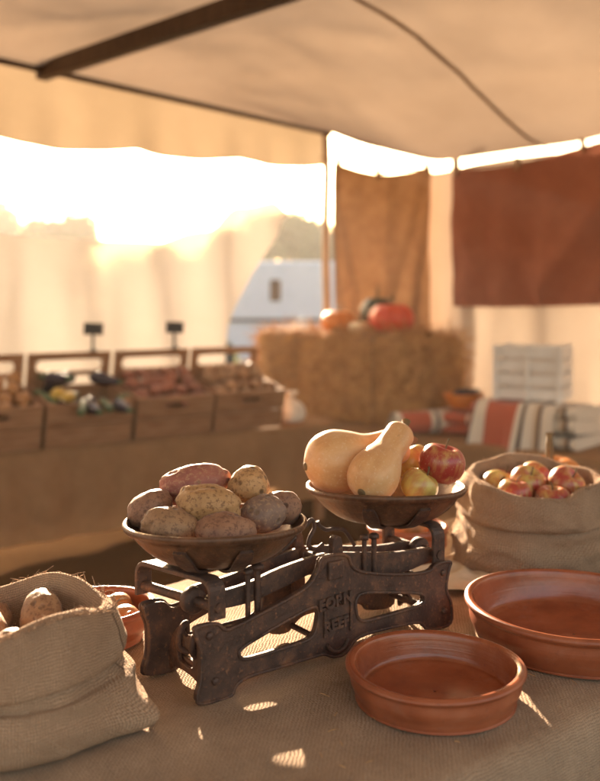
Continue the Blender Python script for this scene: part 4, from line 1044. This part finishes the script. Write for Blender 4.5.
# rolled blanket
m = MB(); rows = []; uvs = []
for k in range(121):
    a_ = k/120*2*PI*3.0; rr = 0.015+0.062*k/120
    rows.append([(x, rr*math.cos(a_), 0.078+rr*math.sin(a_)) for x in [-.19+.38*i/20 for i in range(21)]]); uvs.append([(x*1.0+.1, rr*a_) for x in [-.19+.38*i/20 for i in range(21)]])
m.grid(rows, uvs=uvs); o = m.build('rolled_blanket', M['stripes'], None, bench_pt(1.48, 0.085, 0.003), (0, 0, BA+R(60))); tag(o, 'rolled striped blanket with its end facing out, left of the folded ones', 'blanket', 'striped blankets on the bench')
# basket-like orange bowl with a dark gourd
ob = empty('orange_bowl', bench_pt(1.64, 0.32, 0.152), 0, 'orange pottery bowl on the folded striped blanket', 'bowl')
m = MB(); m.lathe(catmull([(0.002, 0), (.07, 0), (.10, .03), (.125, .08), (.128, .092), (.12, .092), (.112, .07), (.08, .02), (.002, .012)], 5), 60); m.build('body', M['pump_orange'], ob)
for k, (dx, dy) in enumerate(((-.04, 0), (.045, .01))):
    o = aub(7+k); o.location = bench_pt(1.64+dx, 0.26+dy, 0.150+.085); o.rotation_euler = (0, R(-5), BA+R(60+30*k)); tag(o, 'dark aubergine lying in the orange pottery bowl', 'aubergine', 'aubergines in the orange bowl')
# white slatted crate
wc = empty('white_crate', bench_pt(2.10, 0.34, 0.245), BA+R(14), 'white painted slatted crate standing on the striped blankets', 'crate')
def slats(W_, H, n):
    m = MB()
    for i in range(n): m.box((0, 0, (i+.5)*H/n), (W_, .012, H/n-.014), bev=.002)
    return m
WW, WD, WH = 0.40, 0.28, 0.32
for y in (-WD/2, WD/2): slats(WW, WH, 4).build('slat_panel', M['white_wood'], wc, (0, y, 0))
for x in (-WW/2+.007, WW/2-.007): slats(WD-.016, WH, 4).build('slat_panel', M['white_wood'], wc, (x, 0, 0), (0, 0, R(90)))
for x in (-WW/2+.018, WW/2-.018):
    for y in (-WD/2-.014, WD/2+.014): MB().box((x, y, WH/2), (.03, .014, WH+.004), bev=.002).build('corner_post', M['white_wood'], wc)
MB().box((0, -WD/2-.014, WH/2), (.026, .013, WH), bev=.002).build('centre_post', M['white_wood'], wc)
MB().box((0, 0, .010), (WW-.03, WD-.03, .012)).build('base', M['white_wood'], wc)

# ------------------------------------------------------------------ outside: van, trees, hedge
van = empty('parked_van', (-2.35, 14.2, 0), R(4), 'white van parked on the grass outside, past the tent corner', 'van')
VL, VWd, VH = 5.0, 1.95, 2.02
def van_body():
    side = [(0, .45), (0, 1.0), (.02, 1.7), (.06, VH-.06), (.14, VH), (3.3, VH), (3.75, VH-.08), (4.3, 1.35), (4.75, 1.12), (4.95, .95), (5.0, .6), (4.98, .38), (4.55, .36)]
    for cx in (4.0, 0.95): side += [(cx+.40*math.cos(R(a_)), .36+.40*math.sin(R(a_))) for a_ in range(0, 181, 15)]
    side += [(.3, .38)]
    me = plate_mesh([side], VWd, .04); m = MB(); mb_from_mesh(m, me, Matrix.Translation((0, VWd/2, 0)) @ UP); return m
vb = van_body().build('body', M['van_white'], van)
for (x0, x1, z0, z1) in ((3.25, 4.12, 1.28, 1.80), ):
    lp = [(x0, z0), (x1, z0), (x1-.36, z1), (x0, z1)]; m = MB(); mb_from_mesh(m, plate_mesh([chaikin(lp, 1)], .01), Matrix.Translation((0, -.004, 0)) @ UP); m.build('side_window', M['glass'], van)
m = MB(); mb_from_mesh(m, plate_mesh([rrect(1.86, 1.36, 2.04, 1.72, .04)], .01), Matrix.Translation((0, -.004, 0)) @ UP); m.build('side_window', M['glass'], van)
MB().box((.02, -.006, 1.02), (.09, .05, .34), bev=.01).build('tail_light', M['tail_red'], van)
MB().box((2.4, -.01, 1.05), (4.1, .018, .06), bev=.004).build('trim_strip', M['rubber'], van)
MB().box((2.9, -.02, 1.15), (.16, .03, .035), bev=.006).build('door_handle', M['rubber'], van)
MB().box((.0, VWd/2, .45), (.10, VWd-.1, .16), bev=.02).build('bumper', M['rubber'], van)
for x in (0.95, 4.0):
    for y in (0.11, VWd-.11):
        wv_ = empty('wheel', (x, y, .335)); wv_.parent = van
        rotx = Matrix.Rotation(R(90), 4, 'X'); m = MB(); m.lathe([(.20, -.10), (.30, -.10), (.33, -.07), (.335, 0), (.33, .07), (.30, .10), (.20, .10), (.20, -.10)], 36, rotx); m.build('tyre', M['rubber'], wv_)
        m = MB(); m.lathe([(.001, -.085), (.10, -.09), (.199, -.095), (.199, .095), (.001, .085)], 24, rotx); m.build('rim', M['steel'], wv_)
def tree(x, y, h, wd, seed, label, leaves=5200, group='trees beyond the tent'):
    rs = random.Random(seed); t = empty('tree', (x, y, 0), 0, label, 'tree', group)
    m = MB(); th = h*.42; m.tube([(0.02*h*math.sin(k+seed)*k/6, 0.02*h*math.cos(k*1.3)*k/6, th*k/6) for k in range(7)], [h*.028*(1-.6*k/6) for k in range(7)], 8)
    for k in range(7):
        a_ = rs.uniform(0, 6.28); z0 = th*rs.uniform(.5, 1); m.tube([(0, 0, z0), (wd*.18*math.cos(a_), wd*.18*math.sin(a_), z0+h*.12), (wd*.34*math.cos(a_), wd*.34*math.sin(a_), z0+h*.26)], [h*.013, h*.009, h*.003], 6)
    m.build('trunk', M['bark'], t)
    blobs = []
    for k in range(16):
        a_ = rs.uniform(0, 6.28); rr = wd*.36*math.sqrt(rs.random()); z = h*rs.uniform(.36, .90); sc = wd*rs.uniform(.17, .27)*(1-.45*max(0, z/h-.6)/.4); rr *= 1-.55*max(0, z/h-.55)/.45
        blobs.append((Vector((rr*math.cos(a_), rr*math.sin(a_), z)), sc))
    m = MB(); ls = h*.027
    for k in range(leaves):
        c, sc = rs.choice(blobs); d = Vector((rs.gauss(0, 1), rs.gauss(0, 1), rs.gauss(0, .8))).normalized(); p = c+d*sc*rs.uniform(.55, 1.08)
        u = Vector((rs.gauss(0, 1), rs.gauss(0, 1), rs.gauss(0, 1))).normalized(); v = u.cross(d+Vector((.01, .02, .03))).normalized(); L = ls*rs.uniform(.6, 1.4)
        m.add([p-u*L, p+v*L*.55, p+u*L, p-v*L*.55], [[0, 1, 2, 3]], None, False)
    m.build('crown', M['leaf'], t); return t
tr_spots = [(-16, 58, 7.0, 7.5), (-10.6, 63, 5.0, 8.0), (-22.5, 66, 9.0, 10), (-3.6, 44, 4.9, 6.0), (-0.4, 42, 5.5, 6.6), (2.6, 46, 6.0, 7), (7.5, 52, 8, 9), (-30, 60, 8.5, 9), (-37, 70, 10, 11), (13, 60, 9, 9), (22, 64, 10, 10), (33, 70, 10, 11), (-46, 74, 10, 12)]
TL = ['broad hazy tree left of centre beyond the thin curtain', 'low rounded tree beyond the curtain, right of the broad hazy one', 'tall spreading tree far left beyond the curtain', 'small dark tree behind the left end of the van', 'dark green tree standing behind the white van', 'bushy tree behind the front of the van, hidden by the brown cloth',
      'tree behind the tent back wall, right of the van', 'tree beyond the leftmost crates in the far field', 'large far tree at the left edge of the field', 'tree standing behind the rust red cloth', 'tree beyond the right end of the tent wall', 'far tree at the right edge of the field', 'farthest tree at the left edge of the field']
for i, (x, y, h, wd) in enumerate(tr_spots): tree(x, y, h, wd, 31+i, TL[i], 9000 if i in (0, 1, 3, 4, 5) else 5200)
# far hedge line: reads as one mass
m = MB(); rs = random.Random(77)
for k in range(9000):
    x = rs.uniform(-110, 110); y = 96+rs.uniform(-3, 3)+abs(x)*.05; hh = 4.2+1.2*fbm((x*.05, 0, 0), 1.0, 3)+.9*fbm((x*.3, 0, 0), 1, 6); p = Vector((x, y, rs.uniform(0, 1)**.7*hh))
    u = Vector((rs.gauss(0, 1), rs.gauss(0, 1), rs.gauss(0, 1))).normalized(); v = u.orthogonal().normalized(); L = rs.uniform(.3, .65); m.add([p-u*L, p+v*L*.6, p+u*L, p-v*L*.6], [[0, 1, 2, 3]], None, False)
tag(m.build('far_hedge', M['leaf']), 'far hedgerow closing the field behind the trees', 'hedge', kind='stuff')

# ------------------------------------------------------------------ evening haze: one closed box of even air
hm = bpy.data.materials.new("evening_haze"); hm.use_nodes = True; ht = hm.node_tree; ht.nodes.remove(ht.nodes["Principled BSDF"])
pv = ht.nodes.new("ShaderNodeVolumePrincipled"); pv.inputs['Color'].default_value = (1.0, 0.95, 0.89, 1); pv.inputs['Density'].default_value = 0.0018; pv.inputs['Anisotropy'].default_value = 0.35
ht.links.new(pv.outputs[0], ht.nodes["Material Output"].inputs['Volume'])
tag(MB().box((0, 0, 6.25), (680, 680, 14.5)).build('haze', hm), kind='stuff')
